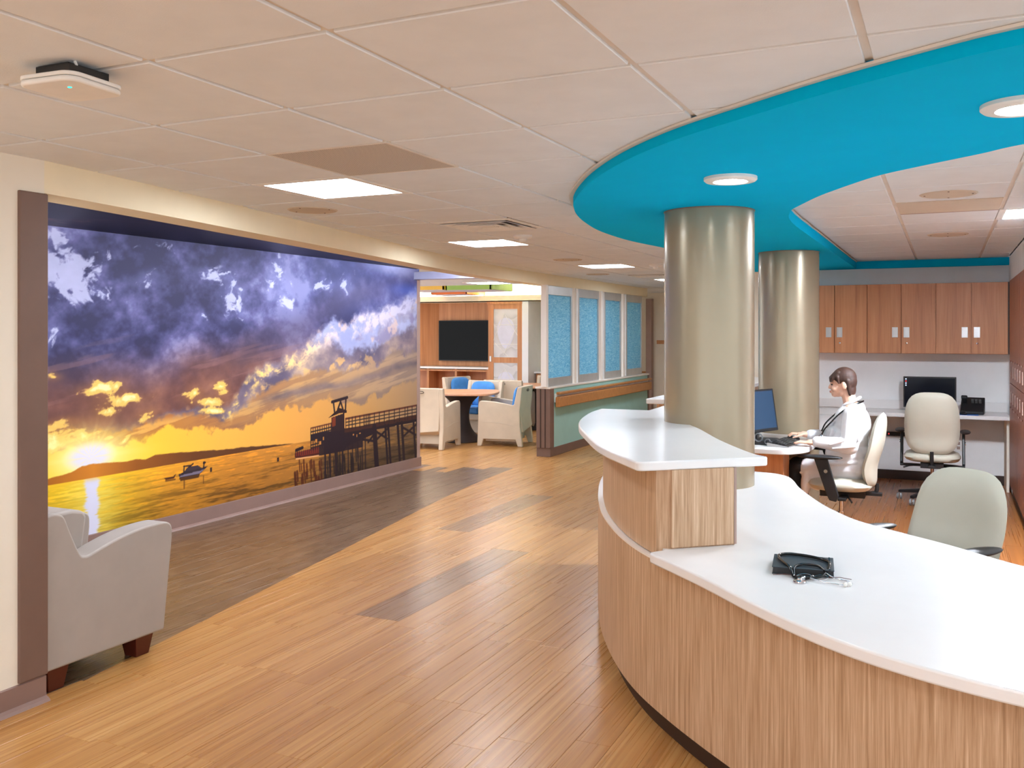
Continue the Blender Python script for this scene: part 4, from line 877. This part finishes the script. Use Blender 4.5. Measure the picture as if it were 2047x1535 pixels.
# ---------------------------------------------------------------- office chairs
def office_chair(loc, rz, label, zc, h, w=.48, pad_y=.12, lean=.05):
    t = thing('office_chair', label, 'chair', loc, rz, 'cream office chairs in the station')
    dz = min(0, zc - h / 2 - .43)
    prof = lambda b: -.27 + .030 * math.exp(-((b + .45) / .42) ** 2) - lean * b
    part('backrest', 'vinyl_cream', t, lambda k: (k.puff(w, h, .085, prof, .75, 3.4, squash=lambda b: 1 - .06 * max(0, b)), k.xf(Matrix.Translation((0, 0, zc)))), local=True, smooth=70)
    part('seat', 'vinyl_cream', t, lambda k: (k.puff(.50, .48, .10, n=3.4), k.xf(Matrix.Translation((0, 0, .445)) @ Matrix.Rotation(-PI / 2, 4, 'X'))), local=True, smooth=70)
    for sx in (-1, 1):
        a = part('armrest', 'black_plastic', t, lambda k: k.ell((sx * .285, pad_y, .672), (.048, .17, .018), 20, 10), local=True, smooth=70)
        part('bracket', 'black_plastic', a, lambda k: k.prism([(pad_y - .055, .668), (pad_y + .045, .668), (pad_y - .045, .40), (pad_y - .07, .345), (pad_y - .12, .335), (pad_y - .14, .38)], sx * .270 - .013, sx * .270 + .013, 'x'), local=True, bevel=.006)
        part('knob', 'chrome', a, lambda k: k.lathe([(.0005, -.004), (.014, -.004), (.014, .004), (.0005, .004)], 16, (sx * .286, pad_y - .045, .565), 'x'), local=True)
    part('mechanism', 'black_plastic', t, lambda k: (k.box((-.10, -.18, .345), (.10, .15, .395)), k.box((-.28, -.06, .345), (.28, .0, .365)), k.box((-.03, -.30, .36), (.03, -.16, .385)), k.tube([(.10, .05, .36), (.22, .07, .35), (.27, .09, .34)], .008), k.tube([(.1, -.1, .36), (.2, -.13, .35), (.26, -.15, .33)], .008), k.tube([(-.1, -.05, .36), (-.2, -.08, .35), (-.25, -.1, .335)], .008)), local=True, bevel=.006)
    part('back_stem', 'black_plastic', t, lambda k: k.tube(catmull([(0, -.20, .37), (0, -.255, .39), (0, -.262, zc - h / 2 + .03)], 5), .016, 10), local=True, smooth=50)
    part('gas_lift', 'chrome', t, lambda k: k.lathe([(.024, .09), (.024, .22), (.016, .22), (.016, .35)], 20), local=True, smooth=40)
    for q in range(5):
        a = 2 * PI * q / 5 + .35; u = Vector((math.cos(a), math.sin(a), 0)); s_ = Vector((-u.y, u.x, 0))
        def leg(k):
            k.add([u * .02 + s_ * .03 + Vector((0, 0, .09)), u * .02 - s_ * .03 + Vector((0, 0, .09)), u * .31 - s_ * .018 + Vector((0, 0, .065)), u * .31 + s_ * .018 + Vector((0, 0, .065)), u * .02 + s_ * .03 + Vector((0, 0, .135)), u * .02 - s_ * .03 + Vector((0, 0, .135)), u * .31 - s_ * .018 + Vector((0, 0, .09)), u * .31 + s_ * .018 + Vector((0, 0, .09))], [(0, 3, 2, 1), (4, 5, 6, 7), (0, 1, 5, 4), (1, 2, 6, 5), (2, 3, 7, 6), (3, 0, 4, 7)])
        lg = part('base_leg', 'black_plastic', t, leg, local=True, bevel=.005)
        p = u * .305
        part('caster', 'caster_grey', lg, lambda k: (k.lathe([(.0005, -.024), (.028, -.024), (.031, -.014), (.031, -.006), (.0005, -.006)], 18, (p.x, p.y, .031), 'x'), k.lathe([(.0005, .006), (.031, .006), (.031, .014), (.028, .024), (.0005, .024)], 18, (p.x, p.y, .031), 'x')), local=True, smooth=40)
    return t
office_chair((-.745, 7.68, 0), PI / 2, 'cream office chair carrying the seated woman, seen from the side', .715, .58, .46, .13, .035)
office_chair((-.12, 9.70, 0), 0, 'cream office chair pushed to the rear desk, back to us', .775, .585, .475)
office_chair((-.095, 4.66, 0), math.radians(141.5), 'empty cream office chair tucked against the front counter', .70, .55, .50, .02)

# ---------------------------------------------------------------- the seated woman
YC = 7.75
def person():
    t = thing('person', 'seated woman in white lab coat typing, brown hair, facing left', 'person', (-.65, YC, 0))
    def body(k):
        # head and neck
        k.ell((-.735, YC, 1.248), (.090, .072, .088), 24, 16); k.ell((-.778, YC, 1.182), (.052, .056, .072), 20, 12); k.ell((-.800, YC, 1.132), (.026, .032, .024), 16, 10)
        k.ell((-.755, YC, 1.150), (.045, .052, .036), 16, 10)
        k.cap((-.826, YC, 1.218), (-.838, YC, 1.186), .008, .0125); k.ell((-.838, YC, 1.181), (.012, .015, .009), 12, 8)
        k.ell((-.820, YC - .028, 1.226), (.014, .022, .008), 12, 8); k.ell((-.820, YC + .028, 1.226), (.014, .022, .008), 12, 8)
        k.ell((-.824, YC, 1.150), (.013, .022, .011), 12, 8)
        k.ell((-.800, YC - .038, 1.178), (.026, .018, .024), 12, 8); k.ell((-.800, YC + .038, 1.178), (.026, .018, .024), 12, 8)
        for s_ in (-1, 1): k.ell((-.724, YC + s_ * .074, 1.205), (.020, .009, .031), 14, 10, Matrix.Rotation(-.25, 3, 'Y'))
        k.cap((-.712, YC, 1.17), (-.672, YC, 1.02), .050, .054)
        # trunk
        k.ell((-.665, YC, .93), (.105, .165, .15)); k.ell((-.665, YC, .75), (.105, .145, .16)); k.ell((-.62, YC, .58), (.13, .175, .11)); k.cap((-.655, YC - .15, 1.0), (-.655, YC + .15, 1.0), .05, .05)
        # legs
        for s_ in (-1, 1):
            y = YC + s_ * .09
            k.cap((-.62, y, .56), (-1.10, y, .545), .080, .058); k.cap((-1.10, y, .545), (-1.04, y, .12), .056, .038); k.cap((-1.02, y, .05), (-1.20, y, .04), .036, .03)
        # arms: near arm rests on the desk, far hand on the mouse
        k.cap((-.648, YC - .185, .985), (-.665, YC - .255, .745), .046, .040); k.cap((-.665, YC - .255, .745), (-.90, YC - .285, .775), .040, .028)
        k.cap((-.655, YC + .185, .985), (-.76, YC + .235, .76), .046, .040); k.cap((-.76, YC + .235, .76), (-1.01, YC + .125, .783), .040, .028)
        # near hand, palm down, fingers slightly spread
        hx, hy, hz = -.955, YC - .292, .770
        k.cap((-.91, YC - .287, .776), (-.955, hy, .772), .026, .024); k.ell((hx - .004, hy, hz), (.045, .038, .014), 14, 8); k.ell((hx - .03, hy, hz - .001), (.030, .039, .013), 14, 8)
        for (dy, L, a) in ((-.030, .055, -.10), (-.011, .068, -.03), (.009, .072, .03), (.028, .062, .09)):
            p0 = Vector((hx - .045, hy + dy, hz)); p1 = p0 + Vector((-L * .5, a * L * .5, .004)); p2 = p1 + Vector((-L * .5, a * L * .5, -.013))
            k.cap(p0, p1, .0088, .008); k.cap(p1, p2, .008, .0068)
        k.cap((hx + .012, hy + .034, hz - .002), (hx - .028, hy + .056, hz - .007), .011, .009); k.cap((hx - .028, hy + .056, hz - .007), (hx - .055, hy + .060, hz - .010), .009, .0075)
        # far hand over the mouse
        hx, hy, hz = -1.075, YC + .098, .790
        k.cap((-1.01, YC + .125, .783), (-1.055, YC + .105, .792), .027, .024); k.ell((hx, hy, hz + .002), (.044, .037, .015), 14, 8)
        for (dy, L) in ((-.030, .050), (-.011, .066), (.009, .070), (.027, .060)):
            p0 = Vector((hx - .036, hy + dy, hz + .004)); p1 = p0 + Vector((-L * .5, -.004, .002)); p2 = p1 + Vector((-L * .42, -.003, -.022))
            k.cap(p0, p1, .0088, .008); k.cap(p1, p2, .008, .0068)
        k.cap((hx + .008, hy - .030, hz - .004), (hx - .030, hy - .048, hz - .016), .011, .009); k.cap((hx - .030, hy - .048, hz - .016), (hx - .052, hy - .046, hz - .024), .009, .0075)
    part('body', 'skin', t, body, remesh=.0042, sm=3, fix=False)
    def hair(k):
        k.ell((-.728, YC, 1.264), (.093, .082, .085), 24, 16); k.ell((-.685, YC, 1.235), (.052, .074, .075), 20, 12); k.ell((-.676, YC, 1.175), (.036, .058, .062), 18, 12)
        for s_ in (-1, 1): k.cap((-.70, YC + s_ * .062, 1.24), (-.682, YC + s_ * .050, 1.135), .024, .012)
        for q in range(9):                                   # fringe
            y = YC - .060 + q * .015; c = 1 - ((y - YC) / .075) ** 2
            k.cap((-.765 - .012 * c, YC + (y - YC) * .8, 1.305 - .012 * (1 - c)), (-.800 - .030 * c, y, 1.262), .026, .015); k.cap((-.800 - .030 * c, y, 1.262), (-.806 - .030 * c, y, 1.234), .015, .006)
        for s_ in (-1, 1): k.cap((-.775, YC + s_ * .068, 1.27), (-.765, YC + s_ * .071, 1.222), .018, .006)
    part('hair', 'hair_brown', t, hair, remesh=.0042, sm=2, fix=False)
    for s_ in (-1, 1):
        part('eye', 'eye_dark', t, lambda k: k.ell((-.820, YC + s_ * .030, 1.209), (.008, .013, .0065), 12, 8), smooth=60)
        part('eyebrow', 'hair_brown', t, lambda k: k.cap((-.833, YC + s_ * .018, 1.229), (-.822, YC + s_ * .045, 1.230), .004, .003))
    part('lips', 'lip', t, lambda k: (k.ell((-.834, YC, 1.1545), (.007, .019, .0045), 12, 8), k.ell((-.832, YC, 1.1465), (.007, .017, .005), 12, 8)), smooth=60)
    def coat(k):
        k.ell((-.672, YC, .90), (.142, .185, .165), 24, 14); k.ell((-.715, YC, .78), (.165, .19, .15), 24, 14); k.ell((-.70, YC, .66), (.175, .205, .14), 24, 14); k.ell((-.63, YC, .57), (.13, .215, .115), 24, 14)
        k.cap((-.645, YC - .165, 1.005), (-.645, YC + .165, 1.005), .064, .064); k.cap((-.615, YC - .06, 1.035), (-.615, YC + .06, 1.035), .035, .035)
        k.cap((-.652, YC - .185, .985), (-.668, YC - .26, .755), .074, .068); k.cap((-.668, YC - .26, .755), (-.90, YC - .285, .778), .064, .044)
        k.cap((-.655, YC + .185, .985), (-.765, YC + .24, .77), .070, .062); k.cap((-.765, YC + .24, .77), (-1.00, YC + .13, .786), .058, .044)
        for s_ in (-1, 1): k.cap((-.66, YC + s_ * .10, .555), (-1.00, YC + s_ * .095, .545), .108, .078)
        k.ell((-1.0, YC - .13, .45), (.042, .055, .12), 16, 10, Matrix.Rotation(.10, 3, 'Y')); k.ell((-.90, YC - .15, .48), (.12, .04, .10), 16, 10)
        # soft folds
        for (a, b, r_) in (((-.62, YC - .33, .76), (-.78, YC - .345, .74), .012), ((-.70, YC - .335, .80), (-.80, YC - .34, .765), .010), ((-.62, YC - .19, .62), (-.82, YC - .20, .60), .014), ((-.58, YC - .255, .90), (-.60, YC - .30, .80), .012), ((-.80, YC - .16, .86), (-.84, YC - .13, .74), .016)): k.cap(a, b, r_, r_ * .7)
    part('lab_coat', 'coat_white', t, coat, remesh=.006, sm=4, fix=False)
    def collar(k):
        pts = []
        for q in range(21):
            a = PI * .20 + (2 * PI - .40 * PI) * q / 20; x = math.cos(a + PI); y = math.sin(a + PI)
            pts.append((-.672 + .060 * x - (.02 if x < 0 else 0), YC + .066 * y, 1.072 + .040 * x + (-.03 if q in (0, 20) else 0)))
        k.tube(pts, [.008] + [.012] * 19 + [.008], 10)
    part('collar', 'coat_white', t, collar, smooth=60)
    for s_ in (-1, 1): part('lapel', 'coat_white', t, lambda k: k.add([(-.735, YC + s_ * .062, 1.045), (-.70, YC + s_ * .098, 1.03), (-.80, YC + s_ * .115, .93), (-.86, YC + s_ * .055, .86), (-.742, YC + s_ * .058, 1.035), (-.71, YC + s_ * .093, 1.02), (-.79, YC + s_ * .105, .925), (-.85, YC + s_ * .05, .86)], [(0, 1, 2, 3), (4, 7, 6, 5), (0, 4, 5, 1), (1, 5, 6, 2), (2, 6, 7, 3), (3, 7, 4, 0)]))
    part('coat_button', 'alu', t, lambda k: k.lathe([(.0005, 0), (.009, 0), (.009, -.004), (.0005, -.005)], 14, (-1.035, YC - .185, .52), 'y'))
    def pants(k):
        for s_ in (-1, 1):
            y = YC + s_ * .09
            k.cap((-.66, y, .555), (-1.10, y, .545), .086, .068); k.cap((-1.10, y, .545), (-1.045, y, .14), .066, .050)
    part('trousers', 'pants_black', t, pants, remesh=.008, sm=3, fix=False)
    for s_ in (-1, 1): part('shoe', 'black_gloss', t, lambda k: k.cap((-1.03, YC + s_ * .09, .052), (-1.21, YC + s_ * .09, .040), .048, .036), smooth=60)
    s2 = thing('stethoscope', 'black stethoscope hanging round the neck of the woman', 'stethoscope', (-.7, YC, 1.0))
    near = catmull([(-.586, YC - .02, 1.085), (-.615, YC - .085, 1.072), (-.68, YC - .125, 1.045), (-.755, YC - .14, .985), (-.815, YC - .145, .92), (-.862, YC - .13, .865), (-.885, YC - .12, .82)], 6)
    far = catmull([(-.586, YC - .02, 1.085), (-.61, YC + .08, 1.075), (-.69, YC + .105, 1.05), (-.79, YC + .10, .98), (-.87, YC + .04, .90), (-.895, YC - .04, .84)], 6)
    part('tubing', 'black_gloss', s2, lambda k: k.tube(near, .006, 8), smooth=60); part('tubing', 'black_gloss', s2, lambda k: k.tube(far, .006, 8), smooth=60)
    part('chest_piece', 'chrome', s2, lambda k: (k.lathe([(.0005, 0), (.02, 0), (.02, -.006), (.008, -.012), (.0005, -.013)], 20, (-.89, YC - .115, .80), 'y'), k.tube([(-.885, YC - .12, .825), (-.905, YC - .12, .79), (-.91, YC - .12, .775)], .005)), smooth=40)
person()
# ---------------------------------------------------------------- grey armchair behind the corner
t = thing('armchair', 'grey vinyl armchair with mahogany feet beside the mural corner', 'armchair', (-3.98, 3.2, 0))
prof = [(2.85, .105), (3.545, .10)] + catmull([(3.60, .56), (3.598, .615), (3.575, .643), (3.52, .652), (3.40, .648), (3.28, .632), (3.17, .606), (3.095, .584), (3.06, .582), (3.035, .60), (2.985, .705), (2.955, .775), (2.93, .798), (2.89, .806), (2.85, .800)], 4)
for x0, x1 in ((-3.76, -3.63), (-4.36, -4.23)): part('side_panel', 'armchair_grey', t, lambda k: k.prism([p[:2] for p in prof], x0, x1, 'x'), bevel=.014, seg=3, smooth=50)
part('backrest', 'armchair_grey', t, lambda k: k.prism([(2.86, .30), (3.12, .30), (3.185, .735), (3.165, .765), (3.10, .78), (2.92, .775), (2.86, .76)], -4.23, -3.76, 'x'), bevel=.02, seg=3, smooth=50)
part('seat', 'armchair_grey', t, lambda k: k.box((-4.23, 3.0, .13), (-3.76, 3.55, .43)), bevel=.03, seg=3, smooth=50)
for (x, y) in ((-3.70, 2.93), (-3.70, 3.43), (-4.29, 2.93), (-4.29, 3.43)):
    def foot(k):
        a, b = .058, .040
        k.add([(x - b, y - b, 0), (x + b, y - b, 0), (x + b, y + b, 0), (x - b, y + b, 0), (x - a, y - a, .115), (x + a, y - a, .115), (x + a, y + a, .115), (x - a, y + a, .115)], [(0, 3, 2, 1), (4, 5, 6, 7), (0, 1, 5, 4), (1, 2, 6, 5), (2, 3, 7, 6), (3, 0, 4, 7)])
    part('leg', 'leg_mahogany', t, foot, bevel=.003)

# ---------------------------------------------------------------- low partition with rain glass panels
PX = -4.66
pw = struct('wall_partition', 'mint_panel', lambda k: k.box((PX - .18, 11.12, .115), (PX, 15.5, .885)))
struct('baseboard_partition', 'guard_brown', lambda k: k.box((PX - .188, 11.10, 0), (PX + .008, 15.51, .115)), bevel=.003)
struct('trim_7', 'solid_edge', lambda k: k.box((PX - .20, 11.08, .885), (PX + .012, 15.52, .910)), bevel=.004)
g = struct('trim_8', 'guard_brown', lambda k: k.box((PX - .185, 11.085, .115), (PX + .010, 11.22, .885)), bevel=.003)
for x in (PX - .125, PX - .06): part('groove_strip', 'kick_brown', g, lambda k: k.box((x - .006, 11.080, .118), (x + .006, 11.0845, .882)))
struct('trim_9', 'guard_brown', lambda k: k.box((PX - .1, 15.44, .115), (PX + .010, 15.505, .885)))
t = thing('handrail', 'wooden handrail bumper along the mint partition', 'handrail', (PX + .05, 13.2, .76))
part('grip', 'rail_wood', t, lambda k: k.box((PX + .03, 11.24, .805), (PX + .085, 15.42, .838)), bevel=.010, seg=3)
part('bumper', 'rail_wood', t, lambda k: k.box((PX + .02, 11.24, .640), (PX + .085, 15.42, .775)), bevel=.012, seg=3)
part('channel', 'fixture_white', t, lambda k: k.box((PX, 11.26, .70), (PX + .03, 15.40, .815)))
t = thing('handrail', 'distant wooden handrail on the far cream wall', 'handrail', (-5.7, 17.45, .8))
part('grip', 'rail_wood', t, lambda k: k.box((-6.4, 17.42, .83), (-5.29, 17.47, .86)), bevel=.008); part('bumper', 'rail_wood', t, lambda k: k.box((-6.4, 17.42, .66), (-5.29, 17.48, .79)), bevel=.008); part('bracket', 'fixture_white', t, lambda k: k.box((-6.3, 17.47, .72), (-5.4, 17.5, .84)))
t = thing('door_sign', 'small wooden room sign on the far wall beside the column', 'sign', (-4.95, 17.49, 1.43))
part('plate', 'rail_wood', t, lambda k: k.box((-.14, -.012, -.036), (.22, .0, .036)), local=True, bevel=.003); part('lettering', 'fixture_white', t, lambda k: k.box((.06, -.014, -.004), (.12, -.011, .006)), local=True)
GL = [(11.06, 12.02), (12.19, 13.11), (13.30, 14.16), (14.36, 15.27)]
ord_ = ['first rain-glass panel of the partition, nearest the lounge tables', 'second rain-glass panel of the partition', 'third rain-glass panel of the partition', 'fourth rain-glass panel of the partition, farthest']
for (a, b), lab in zip(GL, ord_):
    a += .05
    t = thing('glass_panel', 'blue ' + lab, 'glass panel', (PX - .07, (a + b) / 2, .91), 0, 'blue rain glass panels on the partition')
    x0, x1 = PX - .095, PX - .045
    part('frame_side', 'alu', t, lambda k: k.box((x0, a, .912), (x1, a + .055, 2.236)), bevel=.003); part('frame_side', 'alu', t, lambda k: k.box((x0, b - .035, .912), (x1, b, 2.236)), bevel=.003)
    part('frame_top', 'alu', t, lambda k: k.box((x0, a + .055, 2.115), (x1, b - .035, 2.236)), bevel=.003); part('frame_bottom', 'alu', t, lambda k: k.box((x0, a + .055, .912), (x1, b - .035, 1.02)), bevel=.003)
    part('pane', 'rain_glass', t, lambda k: k.box((x0 + .02, a + .05, 1.015), (x1 - .02, b - .03, 2.12)))
for y in (11.085, 12.10, 13.20, 14.26): struct('trim_%d' % (11 + int(y - 11)), 'solid_edge', lambda k: k.box((PX - .105, y - .035, .91), (PX - .03, y + .035, 2.24)), bevel=.003)
tag(part('wall_clock', 'black_plastic', None, lambda k: (k.tube([(-6.2 + .16 * math.cos(a), 15.99 - .02, 1.72 + .16 * math.sin(a)) for a in [2 * PI * q / 32 for q in range(32)]], .014, 8, True), k.lathe([(.0005, 0), (.155, 0), (.155, -.008), (.0005, -.008)], 32, (-6.2, 15.99, 1.72), 'y'))), 'round wall clock glimpsed between two glass panels', 'clock')

# ---------------------------------------------------------------- lounge furniture
md = thing('media_wall', 'wood panelled media niche with white counter and open shelves', 'cabinet', (-8.4, 15.6, 0))
part('back_panel', 'media_wood', md, lambda k: k.box((-9.6, 15.80, .97), (-7.69, 15.83, 2.19)))
part('side_panel', 'media_wood', md, lambda k: k.add([(-9.6, 15.36, .97), (-8.98, 15.80, .97), (-8.98, 15.80, 2.19), (-9.6, 15.36, 2.19), (-9.62, 15.39, .97), (-9.0, 15.83, .97), (-9.0, 15.83, 2.19), (-9.62, 15.39, 2.19)], [(0, 1, 2, 3), (4, 7, 6, 5), (0, 4, 5, 1), (1, 5, 6, 2), (2, 6, 7, 3), (3, 7, 4, 0)]))
part('counter_top', 'solid_white', md, lambda k: k.box((-9.7, 15.37, .93), (-7.69, 15.83, .965)), bevel=.004)
for x in (-9.0, -8.39, -7.72): part('shelf_upright', 'media_wood', md, lambda k: k.box((x - .02, 15.40, .0), (x + .02, 15.80, .93)))
for z in (.08, .48, .90): part('shelf_board', 'media_wood', md, lambda k: k.box((-9.7, 15.405, z - .015), (-7.70, 15.80, z + .015)))
part('shelf_back', 'cabinet_wood', md, lambda k: k.box((-9.7, 15.79, 0), (-7.7, 15.80, .93)))
t = thing('television', 'large black television mounted on the lounge wood wall', 'television', (-8.32, 15.74, 1.46))
part('screen_frame', 'black_plastic', t, lambda k: k.box((-.62, -.03, -.39), (.62, .03, .39)), local=True, bevel=.005); part('screen', 'tv_black', t, lambda k: k.box((-.605, -.032, -.372), (.605, -.029, .378)), local=True); part('mount', 'black_plastic', t, lambda k: k.box((-.2, .03, -.2), (.2, .06, .2)), local=True)
sd = thing('sliding_door', 'wood framed sliding door with leaf-patterned frosted panes', 'door', (-7.33, 15.37, 0))
DX0, DX1 = -7.675, -6.99
part('stile', 'media_wood', sd, lambda k: k.box((DX0, 15.34, .02), (DX0 + .105, 15.38, 2.185))); part('stile', 'media_wood', sd, lambda k: k.box((DX1 - .09, 15.34, .02), (DX1, 15.38, 2.185)))
for z0, z1 in ((2.05, 2.185), (1.06, 1.16), (.02, .15)): part('rail', 'media_wood', sd, lambda k: k.box((DX0 + .105, 15.342, z0), (DX1 - .09, 15.378, z1)))
part('header_track', 'media_wood', sd, lambda k: k.box((DX0 - .02, 15.325, 2.14), (DX1 + .01, 15.36, 2.186)))
part('handle', 'alu', sd, lambda k: k.box((DX0 + .03, 15.33, 1.08), (DX0 + .065, 15.342, 1.18)), bevel=.002)
for z0, z1 in ((1.16, 2.05), (.15, 1.06)):
    p = part('pane', 'leaf_pane', sd, lambda k: k.box((DX0 + .10, 15.352, z0), (DX1 - .085, 15.362, z1)))
    hh = z1 - z0; xm = DX0 + .105
    for a, b in (((.0, .35), (.22, .9)), ((.22, .9), (.49, .45)), ((.20, .05), (.47, .62)), ((0, .67), (.49, .67)), ((0, .27), (.49, .27)), ((.02, .30), (.30, .02))):
        part('leaf_line', 'fixture_white', p, lambda k: k.tube([(xm + a[0], 15.351, z0 + a[1] * hh), (xm + b[0], 15.351, z0 + b[1] * hh)], .006, 6))
    part('leaf_shape', 'speaker_tan' if False else 'pale_lavender', p, lambda k: k.prism([(xm + .25 + .17 * math.cos(q) * (1 + .3 * math.sin(q)), z0 + hh * (.5 + .32 * math.sin(q))) for q in [2 * PI * i / 24 for i in range(24)]], 15.3495, 15.3515, 'y'))
struct('trim_10', 'wall_white', lambda k: k.box((-6.985, 15.33, 0), (-6.86, 15.9, 2.19)))
wd_ = thing('window_counter', 'low white ledge counter at the back of the lounge', 'counter', (-6.3, 15.7, 0))
part('ledge', 'solid_white', wd_, lambda k: k.box((-6.84, 15.55, .87), (-5.75, 16.0, .90))); part('body', 'media_wood', wd_, lambda k: k.box((-6.82, 15.60, 0), (-5.77, 16.0, .86)))
# coloured square pendants in the cove
def pendant(x0, y0, w, z0, h, m, label):
    t = thing('pendant_light', label, 'pendant', (x0 + w / 2, y0 + w / 2, z0), 0, 'coloured square pendants in the lounge cove'); a = w / 2; e = .02
    for q in range(4):
        R = Matrix.Rotation(q * PI / 2, 4, 'Z'); part('shade_side', m, t, lambda k: (k.box((-a, -a, 0), (a, -a + e, h)), k.xf(R)), local=True)
    part('diffuser', 'pale_lavender', t, lambda k: k.box((-a + e, -a + e, -.008), (a - e, a - e, .006)), local=True)
    part('rod', 'fixture_white', t, lambda k: k.lathe([(.006, .006), (.006, 2.70 - z0)], 8), local=True)
pendant(-7.78, 13.92, .86, 2.345, .17, 'green_panel', 'green square pendant shade in the lounge cove'); pendant(-8.72, 13.98, .86, 2.36, .16, 'yellow_panel', 'yellow square pendant shade at left in the lounge cove'); pendant(-8.60, 14.83, .74, 2.315, .13, 'orange_panel', 'orange square pendant shade hung lowest in the cove')
t = thing('cove_light', 'bright cove strip light hidden above the media wall', 'light', (-8, 15.44, 2.21))
part('tube', 'cove_glow', t, lambda k: k.box((-2.1, -.03, .02), (2.1, .03, .05)), local=True); part('housing', 'fixture_white', t, lambda k: k.box((-2.12, -.05, 0), (2.12, .05, .02)), local=True)
for (x, y) in ((-8.6, 10.6), (-6.3, 10.6), (-8.6, 12.4), (-6.3, 12.6)): troffer(x, y, 'square troffer in the lounge ceiling out of sight', 'lounge ceiling lights', T, T, 'lounge_glow', CE - .016)

# tables
def lounge_table(loc, rz, label, w=1.1):
    t = thing('lounge_table', label, 'table', loc, rz, 'maple lounge tables')
    a = w / 2
    pts = catmull([(a, a * .35), (a * .86, a * .86), (a * .35, a), (-a * .35, a), (-a * .86, a * .86), (-a, a * .35), (-a, -a * .35), (-a * .86, -a * .86), (-a * .35, -a), (a * .35, -a), (a * .86, -a * .86), (a, -a * .35)], 4, True)
    part('table_top', 'table_maple', t, lambda k: k.prism([p[:2] for p in pts], .705, .74), local=True, bevel=.01, seg=3, smooth=50)
    def base(k):
        pr = catmull([(.30, 0), (.29, .03), (.16, .18), (.115, .36), (.15, .55), (.27, .68), (.33, .705)], 4)
        k.lathe([p[:2] for p in pr], 28)
    part('pedestal', 'table_base', t, base, local=True, smooth=60)
lounge_table((-6.55, 12.2, 0), math.radians(20), 'nearer maple lounge table between cream chairs', 1.1); lounge_table((-6.35, 14.25, 0), math.radians(10), 'farther maple lounge table behind the nearer one', 1.05)
# moulded lounge chairs, local: faces +y, about .62 wide, .64 deep, .85 high
def lounge_chair(loc, rz, label, cushion=True):
    t = thing('lounge_chair', label, 'chair', loc, rz, 'cream moulded lounge chairs')
    side = [(-.34, 0), (-.27, 0), (-.235, .10), (.235, .10), (.265, 0), (.33, 0), (.315, .40)] + catmull([(.31, .60), (.29, .635), (.24, .645), (.05, .63), (-.12, .60), (-.19, .585)], 3) + [(-.215, .60), (-.265, .84), (-.30, .85), (-.335, .845), (-.30, .50), (-.305, .30)]
    for sx in (-1, 1):
        s_ = part('side_panel', 'shell_cream', t, lambda k: k.prism([p[:2] for p in side], sx * .30 - .032, sx * .30 + .032, 'x'), local=True, bevel=.012, seg=3, smooth=50)
        part('panel_line', 'speaker_tan', s_, lambda k: k.tube(catmull([(sx * .3325, -.22, .29), (sx * .3325, 0, .335), (sx * .3325, .24, .345)], 5), .003, 6), local=True)
    bk = part('back_panel', 'shell_cream', t, lambda k: k.add([(-.27, -.335, .20), (.27, -.335, .26), (.27, -.30, .50), (.27, -.335, .845), (-.27, -.335, .845), (-.27, -.30, .50), (-.27, -.27, .20), (.27, -.27, .20), (.27, -.24, .50), (.27, -.27, .85), (-.27, -.27, .85), (-.27, -.24, .50)], [(0, 5, 2, 1), (5, 4, 3, 2), (6, 7, 8, 11), (11, 8, 9, 10), (4, 10, 9, 3), (0, 1, 7, 6), (0, 6, 11, 5), (5, 11, 10, 4), (1, 2, 8, 7), (2, 3, 9, 8)]), local=True, bevel=.008, smooth=50)
    part('grip_slot', 'table_base', bk, lambda k: k.tube([(.05 * math.cos(a), -.338, .79 + .016 * math.sin(a)) for a in [2 * PI * q / 20 for q in range(20)]], .004, 6, True), local=True)
    part('seat_base', 'shell_cream', t, lambda k: k.box((-.27, -.24, .27), (.27, .30, .36)), local=True, bevel=.01)
    part('inner_base', 'speaker_tan', t, lambda k: k.box((-.265, -.22, .07), (.265, .22, .27)), local=True)
    if cushion:
        part('seat_cushion', 'blue_cushion', t, lambda k: k.box((-.258, -.18, .362), (.258, .31, .46)), local=True, bevel=.03, seg=3, smooth=60)
        part('back_cushion', 'blue_cushion', t, lambda k: (k.puff(.46, .40, .09, n=4), k.xf(Matrix.Translation((0, -.195, .64)) @ Matrix.Rotation(math.radians(7), 4, 'X'))), local=True, smooth=60)
R_ = math.radians
lounge_chair((-6.62, 11.40, 0), R_(6), 'cream lounge chair at left with its back to us'); lounge_chair((-5.80, 12.15, 0), R_(100), 'cream lounge chair at the right side of the nearer table'); lounge_chair((-6.72, 12.98, 0), R_(172), 'cream chair with blue cushions facing us behind the nearer table')
lounge_chair((-7.45, 14.15, 0), R_(-105), 'cream chair with small blue back cushion left of farther table'); lounge_chair((-6.50, 13.78, 0), R_(4), 'cream chair back seen between the two lounge tables'); lounge_chair((-6.32, 15.02, 0), R_(182), 'blue cushioned chair at the back of the farther table')
lounge_chair((-5.45, 14.0, 0), R_(92), 'blue cushioned chair half hidden by the mint partition'); lounge_chair((-7.62, 12.6, 0), R_(-82), 'cream chair back at far left beside the mural edge')
